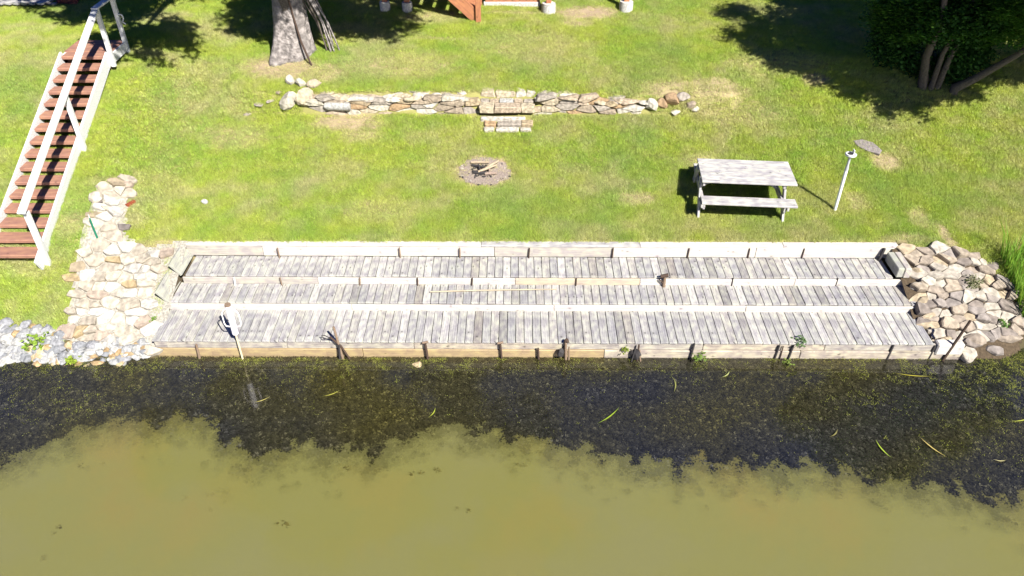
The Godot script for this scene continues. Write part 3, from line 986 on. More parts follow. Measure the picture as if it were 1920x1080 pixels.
func build_big_tree() -> void:
	var base := on_land(-5.12, -7.85)
	var t := thing("tree", "tall grey barked tree whose broad trunk stands beside the stone wall", "tree")
	var st := new_st()
	st.set_smooth_group(0)
	var rows := 40
	var seg := 40
	var H := 7.0
	for i in rows + 1:
		var f := float(i) / rows
		var h := pow(f, 1.6) * H - 0.25
		for k in seg + 1:
			var a := TAU * (k % seg) / seg
			var flare := exp(-maxf(h, 0.0) * 2.2)
			var r := 0.315 - 0.012 * h + 0.13 * exp(-maxf(h, 0.0) * 0.8)
			r += flare * (0.05 + 0.26 * pow(maxf(0.0, cos(a * 2.5 + 0.9)), 3.0))
			r += 0.035 * n2.get_noise_3d(cos(a) * 5.0, h * 1.1, sin(a) * 5.0) + 0.02 * n3.get_noise_3d(cos(a) * 4.0, h * 0.8, sin(a) * 4.0)
			st.set_uv(Vector2(float(k) / seg, h * 0.3))
			st.add_vertex(base + Vector3(cos(a) * r + 0.05 * h, h, sin(a) * r - 0.02 * h))
	for i in rows:
		for k in seg:
			var a := i * (seg + 1) + k
			for q in [a, a + seg + 1, a + 1, a + 1, a + seg + 1, a + seg + 2]:
				st.add_index(q)
	st.generate_normals()
	obj("trunk", st.commit(), M.bark, t)
	var lobes := []
	var top := base + Vector3(0.3, 6.5, -0.1)
	for w in [[-2.4, 8.9, -4.2], [-5.3, 8.7, -3.0], [-6.9, 8.8, -4.8], [-8.7, 9.0, -5.7], [-10.4, 9.2, -6.2], [-9.4, 9.8, -9.0], [-6.5, 10.2, -11.5], [-2.5, 10.0, -10.5], [0.2, 9.4, -7.2], [-0.4, 8.8, -4.4]]:
		var e := Vector3(w[0], w[1], w[2])
		var m1 := top.lerp(e, 0.5) + Vector3(0, 0.5, 0)
		obj("limb", tube([top - Vector3(0, 0.6, 0), m1, e], [0.24, 0.13, 0.04], 8, 0.1), M.bark, t)
		lobes.append([e, Vector3(1.2, 0.8, 1.2)])
		for j in 6:
			lobes.append([top.lerp(e, rng.randf_range(0.5, 1.12)) + Vector3(rng.randf_range(-1.3, 1.3), rng.randf_range(-0.4, 1.6), rng.randf_range(-1.2, 1.2)), Vector3(rng.randf_range(0.6, 1.1), rng.randf_range(0.5, 0.8), rng.randf_range(0.6, 1.1))])
	lobes.append([top + Vector3(0, 3.0, 0), Vector3(3, 1.5, 3)])
	crown(t, lobes, 22000, spray(7, 0.13, 0.16), [Color(0.05, 0.10, 0.02), Color(0.07, 0.13, 0.025)], vc_mat(0.6, 0.5), 0.05)
	# a hollow with dark wood, and the dead vine stems that hang beside the trunk
	obj("bark_scar", rock(Vector3(0.3, 0.9, 0.14), 2, 0.1), M.bark_dark, t, base + Vector3(0.05, 1.45, 0.31))
	for i in 9:
		var o := Vector3(0.34 + rng.randf_range(-0.05, 0.25), 0, 0.15 - rng.randf() * 0.4)
		var foot := on_land(base.x + o.x + 0.30 + rng.randf() * 0.22, base.z + o.z)
		obj("vine_stem", tube([foot - Vector3(0, 0.05, 0), foot.lerp(base + o + Vector3(0.05, 1.2, 0), 0.5) + Vector3(0.03, 0.1, 0.02), base + o + Vector3(0.0, 1.3, 0), base + o + Vector3(-0.06, 3.2, 0)], [0.018, 0.02, rng.randf_range(0.018, 0.04), 0.02], 6, 0.15), M.bark_dark if i % 3 == 0 else M.bark, t)
	obj("dark_vine", tube([base + Vector3(0.14, 1.5, 0.34), base + Vector3(0.22, 0.9, 0.37), base + Vector3(0.32, 0.4, 0.46), on_land(base.x + 0.52, base.z + 0.62, 0.0)], [0.022, 0.022, 0.024, 0.024], 6, 0.1), M.rust, t)

func build_right_tree() -> void:
	var base := on_land(9.3, -6.65)
	var t := thing("tree", "leafy many stemmed tree at the top right casting a deep shade", "tree")
	var stems := [[Vector3(-0.05, 0, 0), Vector3(-0.22, 0.75, 0.1), Vector3(-0.35, 1.6, 0.5), Vector3(-0.6, 3.4, 0.3), 0.08], [Vector3(0.14, 0, 0.05), Vector3(0.12, 0.8, 0.1), Vector3(0.15, 1.7, 0.4), Vector3(0.4, 3.6, 0.5), 0.05], [Vector3(0.3, 0, 0.0), Vector3(0.32, 0.8, 0.1), Vector3(0.5, 1.7, 0.3), Vector3(1.0, 3.8, 0.5), 0.06],
		[Vector3(0.62, 0, 0.15), Vector3(1.0, 0.32, 0.2), Vector3(1.55, 0.85, 0.35), Vector3(2.6, 2.3, 0.9), 0.085], [Vector3(0.1, 0, -0.2), Vector3(0.0, 1.0, -0.4), Vector3(-0.2, 2.0, -0.6), Vector3(-0.3, 3.8, -0.6), 0.07]]
	for s in stems:
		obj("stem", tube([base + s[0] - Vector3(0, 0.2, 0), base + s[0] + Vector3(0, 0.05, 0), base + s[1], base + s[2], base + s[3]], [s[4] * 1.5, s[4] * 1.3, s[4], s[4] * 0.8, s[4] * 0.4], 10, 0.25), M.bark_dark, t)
	var lobes := []
	var c := Vector3(10.35, 6.1, -5.85)
	for i in 64:
		var d := Vector3(rng.randfn(), rng.randfn(), rng.randfn()).normalized()
		var p := c + d * pow(rng.randf(), 0.4) * Vector3(2.9, 2.3, 2.6)
		if p.y < 3.9 and p.x < 9.2: continue
		lobes.append([p, Vector3(rng.randf_range(0.5, 0.85), rng.randf_range(0.35, 0.55), rng.randf_range(0.5, 0.85))])
	for i in 46:
		lobes.append([Vector3(rng.randf_range(8.1, 12.8), rng.randf_range(3.3, 4.5), rng.randf_range(-7.6, -6.3)), Vector3(rng.randf_range(0.5, 0.8), rng.randf_range(0.3, 0.5), rng.randf_range(0.45, 0.7))])
	for p in [[10.3, 4.85, -4.0], [11.0, 4.7, -4.2], [9.6, 5.4, -3.9], [9.0, 5.6, -4.3], [11.7, 4.8, -4.4], [10.7, 5.3, -3.7], [11.2, 3.6, -5.9], [11.8, 3.65, -5.9], [12.3, 3.8, -5.9], [9.9, 4.3, -6.4], [10.9, 4.0, -6.6], [11.6, 3.9, -6.6], [9.3, 4.4, -6.6], [8.6, 4.9, -6.2], [10.4, 3.5, -6.2]]:
		lobes.append([Vector3(p[0], p[1], p[2]), Vector3(0.55, 0.35, 0.55)])
	crown(t, lobes, 27000, spray(7, 0.10, 0.14), [Color(0.055, 0.15, 0.022), Color(0.075, 0.19, 0.03), Color(0.05, 0.125, 0.022), Color(0.09, 0.19, 0.03)], vc_mat(0.45, 0.8), 0.03)
	# leafy suckers round the foot
	var u := thing("shrub", "dark leafy undergrowth at the foot of the many stemmed tree", "shrub")
	crown(u, [[base + Vector3(0.7, 0.5, -0.15), Vector3(0.45, 0.5, 0.3)], [base + Vector3(0.55, 1.0, 0.0), Vector3(0.4, 0.5, 0.3)], [base + Vector3(0.1, 0.35, -0.4), Vector3(0.6, 0.4, 0.3)], [base + Vector3(0.95, 0.7, -0.1), Vector3(0.4, 0.3, 0.3)], [base + Vector3(0.3, 1.4, 0.25), Vector3(0.9, 0.4, 0.3)], [base + Vector3(-0.3, 1.5, 0.3), Vector3(0.5, 0.35, 0.3)], [base + Vector3(-0.7, 0.9, -0.5), Vector3(0.6, 0.6, 0.4)], [base + Vector3(0.2, 1.7, 0.5), Vector3(0.9, 0.3, 0.3)]], 2900, spray(6, 0.09, 0.1), [Color(0.03, 0.085, 0.015), Color(0.04, 0.11, 0.02)], vc_mat(0.5, 0.5))
	var r := thing("reeds", "bright green reeds growing at the right edge beside the stones", "reeds")
	var mm := new_st()
	for i in 620:
		var x := 9.2 + 1.5 * pow(rng.randf(), 1.6)
		var z := rng.randf_range(-1.9, -0.55)
		var p := on_land(x, z, -0.03)
		p.y = maxf(p.y, -0.1)
		var h := rng.randf_range(0.4, 0.95)
		var lean := Vector3(rng.randf_range(-0.35, 0.3), 0, rng.randf_range(-0.3, 0.3)) * h
		var side := Vector3(rng.randf_range(-1, 1), 0, rng.randf_range(-1, 1)).normalized() * rng.randf_range(0.006, 0.012)
		var q := p + Vector3(0, h * 0.6, 0) + lean * 0.35
		var e := p + Vector3(0, h, 0) + lean
		tri(mm, p - side, p + side, q + side, p - Vector3(side.z, 0, -side.x) * 100)
		tri(mm, p - side, q + side, q - side, p - Vector3(side.z, 0, -side.x) * 100)
		tri(mm, q - side, q + side, e, q - Vector3(side.z, 0, -side.x) * 100)
	var rm := mat(Color(0.12, 0.23, 0.025), 0.6)
	rm.backlight_enabled = true
	rm.backlight = Color(0.5, 0.6, 0.2)
	var bl := obj("blades", mm.commit(), rm, r)
	bl.set_meta("kind", "stuff")

# ------------------------------------------------------------------ things on the lawn
func build_table() -> void:
	var t := thing("picnic_table", "weathered white wooden picnic table with two attached benches on the lawn", "picnic table", Vector3(4.60, 0.94, -3.46), deg_to_rad(-4.6))
	for k in 5:
		obj("top_board", box(Vector3(1.80, 0.038, 0.178), 0.005, 0, rng.randf(), rng.randf()), M.table, t, Vector3(0, 0.73, (k - 2) * 0.19), Basis(Vector3.RIGHT, rng.randf_range(-0.006, 0.006)))
	for s in [-1, 1]:
		obj("bench_board", box(Vector3(1.80, 0.04, 0.285), 0.006, 0, rng.randf(), rng.randf()), M.table, t, Vector3(0.0, 0.44, s * 0.66))
	for x in [-0.85, 0.68]:
		obj("cleat", box(Vector3(0.045, 0.09, 0.86), 0.004), M.table, t, Vector3(x, 0.664, 0))
		bar("bench_bearer", Vector3(x, 0.36, -0.78), Vector3(x, 0.36, 0.78), 0.045, 0.115, Vector3.UP, M.table, t)
		var side: float = 0.047 if x > 0.0 else -0.047
		for s in [-1, 1]:
			bar("leg", Vector3(x + side, -0.06, s * 0.64), Vector3(x + side, 0.70, s * 0.20), 0.045, 0.13, Vector3(0, s * 0.44, 0.76), M.table, t)
		obj("bench_cleat", box(Vector3(0.04, 0.06, 0.2), 0.004), M.table, t, Vector3(x + side, 0.385, 0.72))
	bar("brace", Vector3(-0.82, 0.40, 0), Vector3(-0.30, 0.70, 0), 0.07, 0.04, Vector3.UP, M.table, t)
	bar("brace", Vector3(0.65, 0.40, 0), Vector3(0.22, 0.70, 0), 0.07, 0.04, Vector3.UP, M.table, t)
	# pole
	var b := on_land(6.40, -3.12)
	var p := thing("white_pole", "thin white metal pole with a round white cap right of the picnic table", "pole", b)
	obj("shaft", tube([Vector3(0, -0.1, 0), Vector3(0, 0.9, 0)], [0.032], 12), mat(Color(0.62, 0.64, 0.64), 0.4), p)
	obj("neck", tube([Vector3(0, 0.9, 0), Vector3(0, 0.95, 0), Vector3(0, 1.02, 0), Vector3(0, 1.2, 0)], [0.036, 0.036, 0.024, 0.024], 12), mat(Color(0.33, 0.34, 0.35), 0.4), p)
	obj("cap_disc", tube([Vector3(0, 1.2, 0), Vector3(0, 1.22, 0), Vector3(0, 1.245, 0), Vector3(0, 1.25, 0)], [0.05, 0.105, 0.11, 0.095], 24), M.white, p)
	obj("cap_well", tube([Vector3(-0.01, 1.251, 0.0), Vector3(-0.01, 1.256, 0.0)], [0.055, 0.05], 16), M.iron, p)
	obj("cap_fin", box(Vector3(0.02, 0.08, 0.07), 0.005), M.white, p, Vector3(0.045, 1.29, -0.01))

func build_fire_pit() -> void:
	var c := on_land(-0.58, -4.28)
	var f := thing("fire_pit", "round bare fire pit of ash and dirt in the middle of the lawn", "fire pit")
	var st := new_st()
	var ring := []
	for k in 36:
		var a := TAU * k / 36
		var r := 1.0 + 0.12 * n3.get_noise_2d(cos(a) * 3.0, sin(a) * 3.0) + rng.randf_range(-0.03, 0.03)
		ring.append([cos(a) * 0.54 * r, sin(a) * 0.42 * r])
	var cc := on_land(c.x, c.z, 0.012)
	for k in 36:
		var p: Array = ring[k]
		var q: Array = ring[(k + 1) % 36]
		var p1 := on_land(c.x + p[0] * 0.6, c.z + p[1] * 0.6, 0.0 + rng.randf_range(0.0, 0.02))
		p1.y = land(c.x + p[0] * 0.6, c.z + p[1] * 0.6) + 0.018
		var q1 := on_land(c.x + q[0] * 0.6, c.z + q[1] * 0.6, 0.018)
		var p2 := on_land(c.x + p[0], c.z + p[1], 0.014)
		var q2 := on_land(c.x + q[0], c.z + q[1], 0.014)
		var dn := Vector3(c.x, -50, c.z)
		tri(st, cc, p1, q1, dn)
		quad(st, p1, q1, q2, p2, dn)
	obj("ash_bed", st.commit(), mat(Color(0.31, 0.25, 0.21), 1.0, M.mottle, 3.0, M.bump, 1.2), f)
	for i in 26:
		var a := rng.randf() * TAU
		var r := rng.randf_range(0.82, 1.02)
		var s := rng.randf_range(0.03, 0.07)
		obj("stone", rock(Vector3(s, s * 0.6, s * 0.8), 4), M.tan[rng.randi() % 7] if i % 4 else M.iron, f, on_land(c.x + cos(a) * 0.54 * r, c.z + sin(a) * 0.42 * r, 0.015), Basis(Vector3.UP, rng.randf() * TAU))
	for i in 70:
		var a := rng.randf() * TAU
		var r := rng.randf_range(0.0, 0.55)
		var s := rng.randf_range(0.025, 0.06)
		obj("charcoal", rock(Vector3(s * 1.6, s * 0.7, s), 5), M.iron, f, on_land(c.x + cos(a) * 0.5 * r - 0.05, c.z + sin(a) * 0.4 * r, 0.022), Basis(Vector3.UP, rng.randf() * TAU))
	var pale := wood(Color(0.52, 0.42, 0.30), M.grain)
	var grey := wood(Color(0.36, 0.28, 0.23), M.grain)
	for s in [
		[-0.02, 0.02, 0.30, -0.20, 0.07, 0.13, 0.026, pale, "pale split stick on top of the fire pit ashes, nearest the back"],
		[-0.12, 0.06, 0.26, -0.09, 0.06, 0.12, 0.028, pale, "second pale split stick lying across the fire pit ashes"],
		[-0.26, -0.16, 0.05, -0.06, 0.04, 0.06, 0.03, M.iron, "black charred log at the left of the fire pit"],
		[-0.22, 0.03, 0.14, 0.10, 0.03, 0.05, 0.032, M.iron, "black charred log at the front of the fire pit"],
		[-0.28, -0.22, 0.1, -0.21, 0.05, 0.06, 0.022, pale, "thin tan branch along the back of the fire pit"],
		[0.02, 0.09, 0.26, 0.07, 0.04, 0.05, 0.034, grey, "grey half burnt log at the right of the fire pit"],
		[0.10, -0.04, 0.13, 0.14, 0.09, 0.05, 0.018, grey, "short reddish stick end in the middle of the fire pit"],
		[-0.12, -0.12, -0.06, 0.1, 0.08, 0.04, 0.02, M.iron, "small charred stick standing crosswise in the fire pit"]]:
		var a := on_land(c.x + s[0], c.z + s[1], s[4])
		var b := on_land(c.x + s[2], c.z + s[3], s[5])
		var o := obj("firewood_stick", tube([a, a.lerp(b, 0.4) + Vector3(0, 0.008, 0.006), b], [s[6], s[6] * 1.1, s[6] * 0.8], 7, 0.5), s[7])
		tag(o, s[8], "firewood", "firewood in the fire pit")

# ------------------------------------------------------------------ stakes along the dock
func stake(called: String, label: String, a: Vector3, b: Vector3, r: float, m: Material, group: String) -> Node3D:
	var t := thing(called, label, "stake", Vector3.ZERO, 0.0, group)
	var d := (b - a).normalized()
	obj("shaft", tube([a, b - d * 0.03, b], [r, r, r * 0.85], 8, 0.2), m, t)
	return t

func build_stakes() -> void:
	var g1 := "stakes against the back boards of the dock"
	var i := 0
	var words := ["pale wooden stake at the left end of the dock's back board", "pale rusty stake on the back board, second from the left", "brown stake on the back board above the left half of the dock", "brown stake on the back board beside a grey board joint", "dark stake on the back board just right of the dock's middle", "dark leaning stake on the back board left of the white joint", "dark stake on the back board below the picnic table's left leg", "dark stake on the back board below the picnic table's right bench end", "dark stake on the back board below the white pole"]
	for p in [[-4.43, 0], [-2.12, 1], [-0.98, 1], [0.32, 1], [1.9, 2], [3.33, 2], [4.49, 2], [5.52, 2], [-5.62, 0]]:
		pass
	var xs := [-4.42, -2.12, -0.99, 0.31, 1.9, 3.33, 4.48, 5.5]
	for k in 8:
		stake("rusty_stake", words[k], Vector3(xs[k], 0.5, -2.03 + 0.003 * k), Vector3(xs[k] + rng.randf_range(-0.01, 0.02), 0.83, -2.04 + 0.003 * k), 0.014, [M.rust_pale, M.rust_pale, M.rust_pale, M.rust, M.rust, M.rust, M.rust, M.rust][k], g1)
	stake("rusty_stake", "short leaning dark stake in the dock's upper right corner", Vector3(6.93, 0.58, -1.93), Vector3(7.0, 0.86, -1.98), 0.028, M.iron, g1)
	var g2 := "stakes against the middle riser of the dock"
	words = ["white peg on the middle riser, leftmost of its row", "pale stake on the middle riser, second from the left", "brown stake on the middle riser above the wire loop post", "brown stake on the middle riser, fourth from the left", "brown stake on the middle riser at the left end of the long stick", "dark stake on the middle riser at the right end of the long stick", "dark stake on the middle riser right of the rusty bracket", "dark stake on the middle riser near the dock's right end"]
	xs = [-5.13, -4.26, -2.82, -1.75, -0.75, 1.18, 4.06, 5.98]
	for k in 8:
		stake("rusty_stake", words[k], Vector3(xs[k], 0.36, -1.405 + 0.004 * k), Vector3(xs[k] + rng.randf_range(-0.01, 0.02), 0.6, -1.41 + 0.004 * k), 0.014 if k else 0.02, [M.white, M.rust_pale, M.rust_pale, M.rust, M.rust, M.rust, M.iron, M.iron][k], g2)
	var br := thing("rusty_bracket", "rusty T shaped iron bracket standing on the middle riser", "bracket", Vector3(2.80, 0.40, -1.36))
	obj("upright", tube([Vector3(0, 0, 0), Vector3(0, 0.27, 0)], [0.035, 0.03], 8, 0.2), M.rust_pale, br)
	obj("crosspiece", tube([Vector3(-0.08, 0.26, 0), Vector3(0.06, 0.29, 0)], [0.035, 0.035], 8, 0.2), M.rust, br)
	obj("strut", tube([Vector3(-0.1, 0.2, 0.01), Vector3(-0.01, 0.1, 0.01)], [0.014], 6), M.rust, br)
	var g3 := "stakes in the water along the dock front"
	stake("wooden_peg", "short orange wooden peg on the dock front near its left end", Vector3(-5.45, -0.2, 0.05), Vector3(-5.43, 0.24, 0.045), 0.022, M.rust_pale, g3)
	var q := stake("rusty_stake", "rusty stake with a wire loop leaning on the dock front", Vector3(-2.93, -0.2, 0.07), Vector3(-3.02, 0.62, 0.03), 0.022, M.rust_pale, g3)
	obj("side_iron", tube([Vector3(-2.80, -0.15, 0.06), Vector3(-2.94, 0.2, 0.05), Vector3(-3.1, 0.42, 0.06)], [0.018], 7, 0.2), M.rust, q)
	obj("wire_loop", tube([Vector3(-3.1, 0.38, 0.05), Vector3(-3.2, 0.42, 0.02), Vector3(-3.26, 0.4, 0.0), Vector3(-3.22, 0.36, 0.04), Vector3(-3.1, 0.37, 0.05)], [0.008], 6), M.iron, q)
	obj("back_iron", tube([Vector3(-3.0, -0.2, 0.09), Vector3(-2.97, 0.25, 0.06)], [0.02], 7, 0.2), M.iron, q)
	for s in [["dark stake with a bent cap on the dock front, above the sunken block", -1.49, 0.26, 0.022], ["dark short stake on the dock front left of its middle", -0.20, 0.25, 0.018]]:
		var e := stake("rusty_stake", s[0], Vector3(s[1] + 0.03, -0.2, 0.07), Vector3(s[1], s[2], 0.05), s[3], M.rust, g3)
		obj("bent_cap", tube([Vector3(s[1] - 0.05, s[2] + 0.01, 0.04), Vector3(s[1] + 0.05, s[2] + 0.025, 0.03)], [0.02], 7), M.rust_pale, e)
	stake("rusty_stake", "low dark stake on the dock front just right of the middle", Vector3(0.47, -0.2, 0.07), Vector3(0.45, 0.17, 0.06), 0.018, M.rust, g3)
	var ch := stake("rusty_stake", "rusty stake wrapped in dark chain at the dock front middle", Vector3(0.94, -0.2, 0.08), Vector3(0.92, 0.34, 0.05), 0.024, M.rust_pale, g3)
	obj("chain", rock(Vector3(0.14, 0.22, 0.1), 4, 0.25), M.iron, ch, Vector3(0.84, 0.1, 0.1))
	obj("chain", rock(Vector3(0.11, 0.1, 0.09), 4, 0.25), M.rust, ch, Vector3(0.93, 0.33, 0.06))
	obj("second_shaft", tube([Vector3(0.99, -0.2, 0.09), Vector3(0.98, 0.2, 0.07)], [0.016], 7), M.rust_pale, ch)
	var lump := thing("iron_lump", "dark tangled lump of old iron hanging on the dock front", "iron tangle", Vector3(2.14, 0.0, 0.09))
	obj("lump", rock(Vector3(0.2, 0.24, 0.12), 3, 0.3), M.iron, lump, Vector3(0, 0.06, 0))
	obj("rod", tube([Vector3(0.03, -0.15, 0.03), Vector3(0.04, 0.25, -0.02)], [0.016], 7), M.rust, lump)
	obj("rod", tube([Vector3(-0.08, -0.15, 0.05), Vector3(-0.02, 0.18, 0)], [0.014], 7), M.iron, lump)
	obj("rod", tube([Vector3(0.1, -0.15, 0.04), Vector3(0.06, 0.14, 0)], [0.014], 7), M.rust_pale, lump)
	for s in [["dark stake on the dock front beside a yellow green plant", 3.13, 0.26], ["dark stake on the dock front with a second thin rod beside it", 4.6, 0.22], ["dark stake on the dock front beside the plant that climbs the planks", 4.84, 0.22], ["dark stake on the dock front, second from the dock's right end", 6.56, 0.24], ["dark stake on the dock front beside the tall leaning rod", 7.28, 0.22]]:
		var e := stake("rusty_stake", s[0], Vector3(s[1] - 0.04, -0.2, 0.07), Vector3(s[1], s[2], 0.05), 0.02, M.iron, g3)
		if s[1] == 4.6:
			obj("second_rod", tube([Vector3(4.66, -0.2, 0.08), Vector3(4.67, 0.2, 0.05)], [0.012], 6), M.rust, e)
	var rod := obj("leaning_rod", tube([Vector3(7.42, -0.5, 0.12), Vector3(7.49, -0.05, 0.1), Vector3(7.67, 0.8, 0.08)], [0.024, 0.024, 0.022], 8, 0.2), M.rust)
	tag(rod, "tall rusty rod leaning out of the water at the dock's right end", "rod")
	# post driver
	var pd := thing("post_driver", "white steel post driver with two loop handles set over a thin stake", "post driver", Vector3(-4.695, 0, 0.06), 0.0)
	obj("tube", tube([Vector3(0.0, 0.50, 0), Vector3(0.0, 1.10, 0)], [0.052, 0.052], 16), mat(Color(0.78, 0.75, 0.78), 0.45), pd)
	obj("rusty_top", tube([Vector3(0, 1.10, 0), Vector3(0, 1.135, 0)], [0.052, 0.048], 16), M.rust_pale, pd)
	for s in [-1, 1]:
		obj("handle", tube([Vector3(s * 0.05, 1.03, 0), Vector3(s * 0.10, 1.0, 0), Vector3(s * 0.14, 0.93, 0), Vector3(s * 0.14, 0.72, 0), Vector3(s * 0.12, 0.66, 0), Vector3(s * 0.05, 0.65, 0)], [0.011], 8), mat(Color(0.75, 0.7, 0.7), 0.45), pd)
	var dp := obj("thin_stake", tube([Vector3(-4.69, -0.5, 0.06), Vector3(-4.695, 0.52, 0.06)], [0.018], 8), mat(Color(0.55, 0.47, 0.3), 0.6))
	tag(dp, "thin pale stake standing in the water under the post driver", "stake")

func leafy(label: String, p: Vector3, n: int, size: float, spread: float, col: Color) -> void:
	var t := thing("weed_plant", label, "plant")
	var m := mat(col, 0.6)
	m.backlight_enabled = true
	m.backlight = Color(0.5, 0.6, 0.2)
	obj("leaves", spray(n, size, spread), m, t, p)
	obj("stalk", tube([p - Vector3(0, spread, 0), p + Vector3(0.01, spread * 0.6, 0)], [0.006], 5), m, t)

func build_small_things() -> void:
	leafy("yellow green sprout on the dock front left of the iron lump", Vector3(1.95, 0.14, 0.08), 20, 0.06, 0.05, Color(0.12, 0.15, 0.02))
	leafy("bright green weed on the dock front beside a dark stake", Vector3(3.22, 0.04, 0.12), 40, 0.07, 0.08, Color(0.10, 0.15, 0.03))
	leafy("dark green weed creeping over the plank ends near the dock's right end", Vector3(4.95, 0.29, 0.02), 36, 0.07, 0.10, Color(0.06, 0.10, 0.045))
	leafy("low green weed at the water line below the double stake", Vector3(4.75, -0.02, 0.2), 24, 0.05, 0.07, Color(0.12, 0.16, 0.03))
	leafy("small leafy weed among the lowest stones right of the dock", on_land(8.72, -0.5, 0.12), 40, 0.06, 0.07, Color(0.05, 0.11, 0.02))
	leafy("dry grey green tuft in the middle of the right hand stones", on_land(8.4, -1.25, 0.12), 110, 0.06, 0.12, Color(0.13, 0.12, 0.08))
	leafy("small green sprig between the flagstones and the plank ends", on_land(-6.38, -0.55, 0.1), 16, 0.05, 0.04, Color(0.1, 0.18, 0.03))
	leafy("yellow green weed among the loose shore rocks", on_land(-7.6, 0.16, 0.14), 50, 0.07, 0.09, Color(0.2, 0.26, 0.03))
	leafy("clump of grass blades growing through the white shore rocks", on_land(-8.3, -0.12, 0.14), 90, 0.08, 0.16, Color(0.16, 0.24, 0.03))
	var b := obj("sunken_block", rock(Vector3(0.34, 0.22, 0.22), 7, 0.05), M.shore[1], null, Vector3(-1.63, -0.12, 0.2))
	tag(b, "pale stone block half sunk in the water before the dock", "stone block")
	var lid := obj("flat_slab", flag_stone([Vector2(-0.3, -0.1), Vector2(-0.12, -0.2), Vector2(0.12, -0.16), Vector2(0.3, 0.04), Vector2(0.26, 0.16), Vector2(0.02, 0.14), Vector2(-0.2, 0.05)], 0.03), mat(Color(0.24, 0.21, 0.2), 0.9, M.mottle, 2.0), null, on_land(7.57, -4.93, 0.02), slope_basis(7.57, -4.93) * Basis(Vector3.UP, -0.3))
	tag(lid, "flat grey slab lying in the grass behind the white pole", "slab")
	var ws := obj("white_stone", rock(Vector3(0.14, 0.12, 0.12), 4, 0.1), M.riprap[2], null, on_land(-6.15, -3.33, 0.03))
	tag(ws, "small white stone alone on the lawn left of the dock", "stone")
	var gs := thing("green_stake", "thin green metal stake leaning beside the left flagstones", "stake")
	obj("shaft", tube([on_land(-7.8, -2.12, -0.05), Vector3(-7.83, 1.42, -2.16)], [0.02, 0.014], 8), mat(Color(0.01, 0.14, 0.08), 0.5), gs)
	obj("tip", tube([Vector3(-7.83, 1.42, -2.16), Vector3(-7.835, 1.5, -2.165)], [0.014, 0.012], 8), M.concrete, gs)
	for p in [[-8.05, -2.95, 0.36, 0.24, 0, "broad cream stone in the grass left of the flagstones' tip"], [-7.82, -2.75, 0.24, 0.2, 2, "tan stone in the grass against the flagstones' upper edge"], [-7.62, -3.45, 0.34, 0.16, 7, "brown weathered stone at the very top of the flagstones"]]:
		var o := obj("boulder", rock(Vector3(p[2], p[3], p[2] * 0.75), 7, 0.08), M.cream[p[4]], null, on_land(p[0], p[1], p[3] * 0.2), Basis(Vector3.UP, rng.randf() * TAU))
		tag(o, p[5], "stone")
	var rb := obj("red_brick", box(Vector3(0.07, 0.07, 0.2), 0.006), mat(Color(0.3, 0.07, 0.03), 0.9, M.fine, 5.0), null, on_land(-7.46, -3.02, 0.03), Basis(Vector3.UP, -0.5))
	tag(rb, "red brick fragment at the grass edge of the left flagstones", "brick")
	# floating reed leaves
	var k := 0
	for l in [[-4.22, 1.14, -3.97, 1.0, "pale leaf blade floating below the post driver"], [-3.12, 1.0, -2.85, 0.86, "yellow leaf blade floating right of the wire loop stake"], [-1.34, 1.48, -1.24, 1.26, "short yellow leaf blade floating alone in the dark weeds"], [1.35, 1.61, 1.74, 1.25, "longest bright green leaf blade floating in the middle of the weeds"], [6.49, 0.44, 7.12, 0.53, "long yellow reed stem floating below the leaning rod"], [5.63, 1.95, 5.74, 2.32, "bright green leaf blade floating near the weed edge at the right"], [6.34, 1.89, 6.58, 2.3, "straw coloured leaf blade floating at the far right"], [7.25, 2.33, 7.45, 2.35, "small straw leaf floating near the right weed edge"], [2.68, 0.9, 2.73, 0.58, "faint thin leaf blade floating below the iron lump"], [7.92, 1.56, 8.3, 1.46, "yellow leaf blades floating at the right frame edge"], [4.93, 1.89, 5.11, 1.73, "dull leaf blade floating left of the bright green one"], [3.54, 0.55, 3.71, 0.4, "pale leaf floating in the duckweed before the dock"]]:
		var a := Vector3(l[0], -0.055, l[1])
		var e := Vector3(l[2], -0.052, l[3])
		var side := (e - a).cross(Vector3.UP).normalized()
		var st := new_st()
		var pts := []
		for q in 7:
			var f := q / 6.0
			pts.append([a.lerp(e, f) + side * sin(f * PI) * 0.03, 0.011 * sin(clampf(f, 0.06, 0.97) * PI)])
		for q in 6:
			var w0: float = pts[q][1]
			var w1: float = pts[q + 1][1]
			quad(st, pts[q][0] - side * w0, pts[q + 1][0] - side * w1, pts[q + 1][0] + side * w1 + Vector3(0, 0.004, 0), pts[q][0] + side * w0 + Vector3(0, 0.004, 0), Vector3(0, -50, 0))
		var o := obj("floating_leaf", st.commit(), mat([Color(0.42, 0.36, 0.1), Color(0.38, 0.36, 0.06), Color(0.3, 0.34, 0.04), Color(0.27, 0.37, 0.03), Color(0.38, 0.34, 0.04), Color(0.25, 0.34, 0.03), Color(0.42, 0.33, 0.1), Color(0.4, 0.35, 0.16), Color(0.2, 0.2, 0.06), Color(0.36, 0.38, 0.05), Color(0.2, 0.18, 0.06), Color(0.4, 0.42, 0.15)][k], 0.6))
		tag(o, l[4], "leaf", "reed leaves floating on the water")
		k += 1

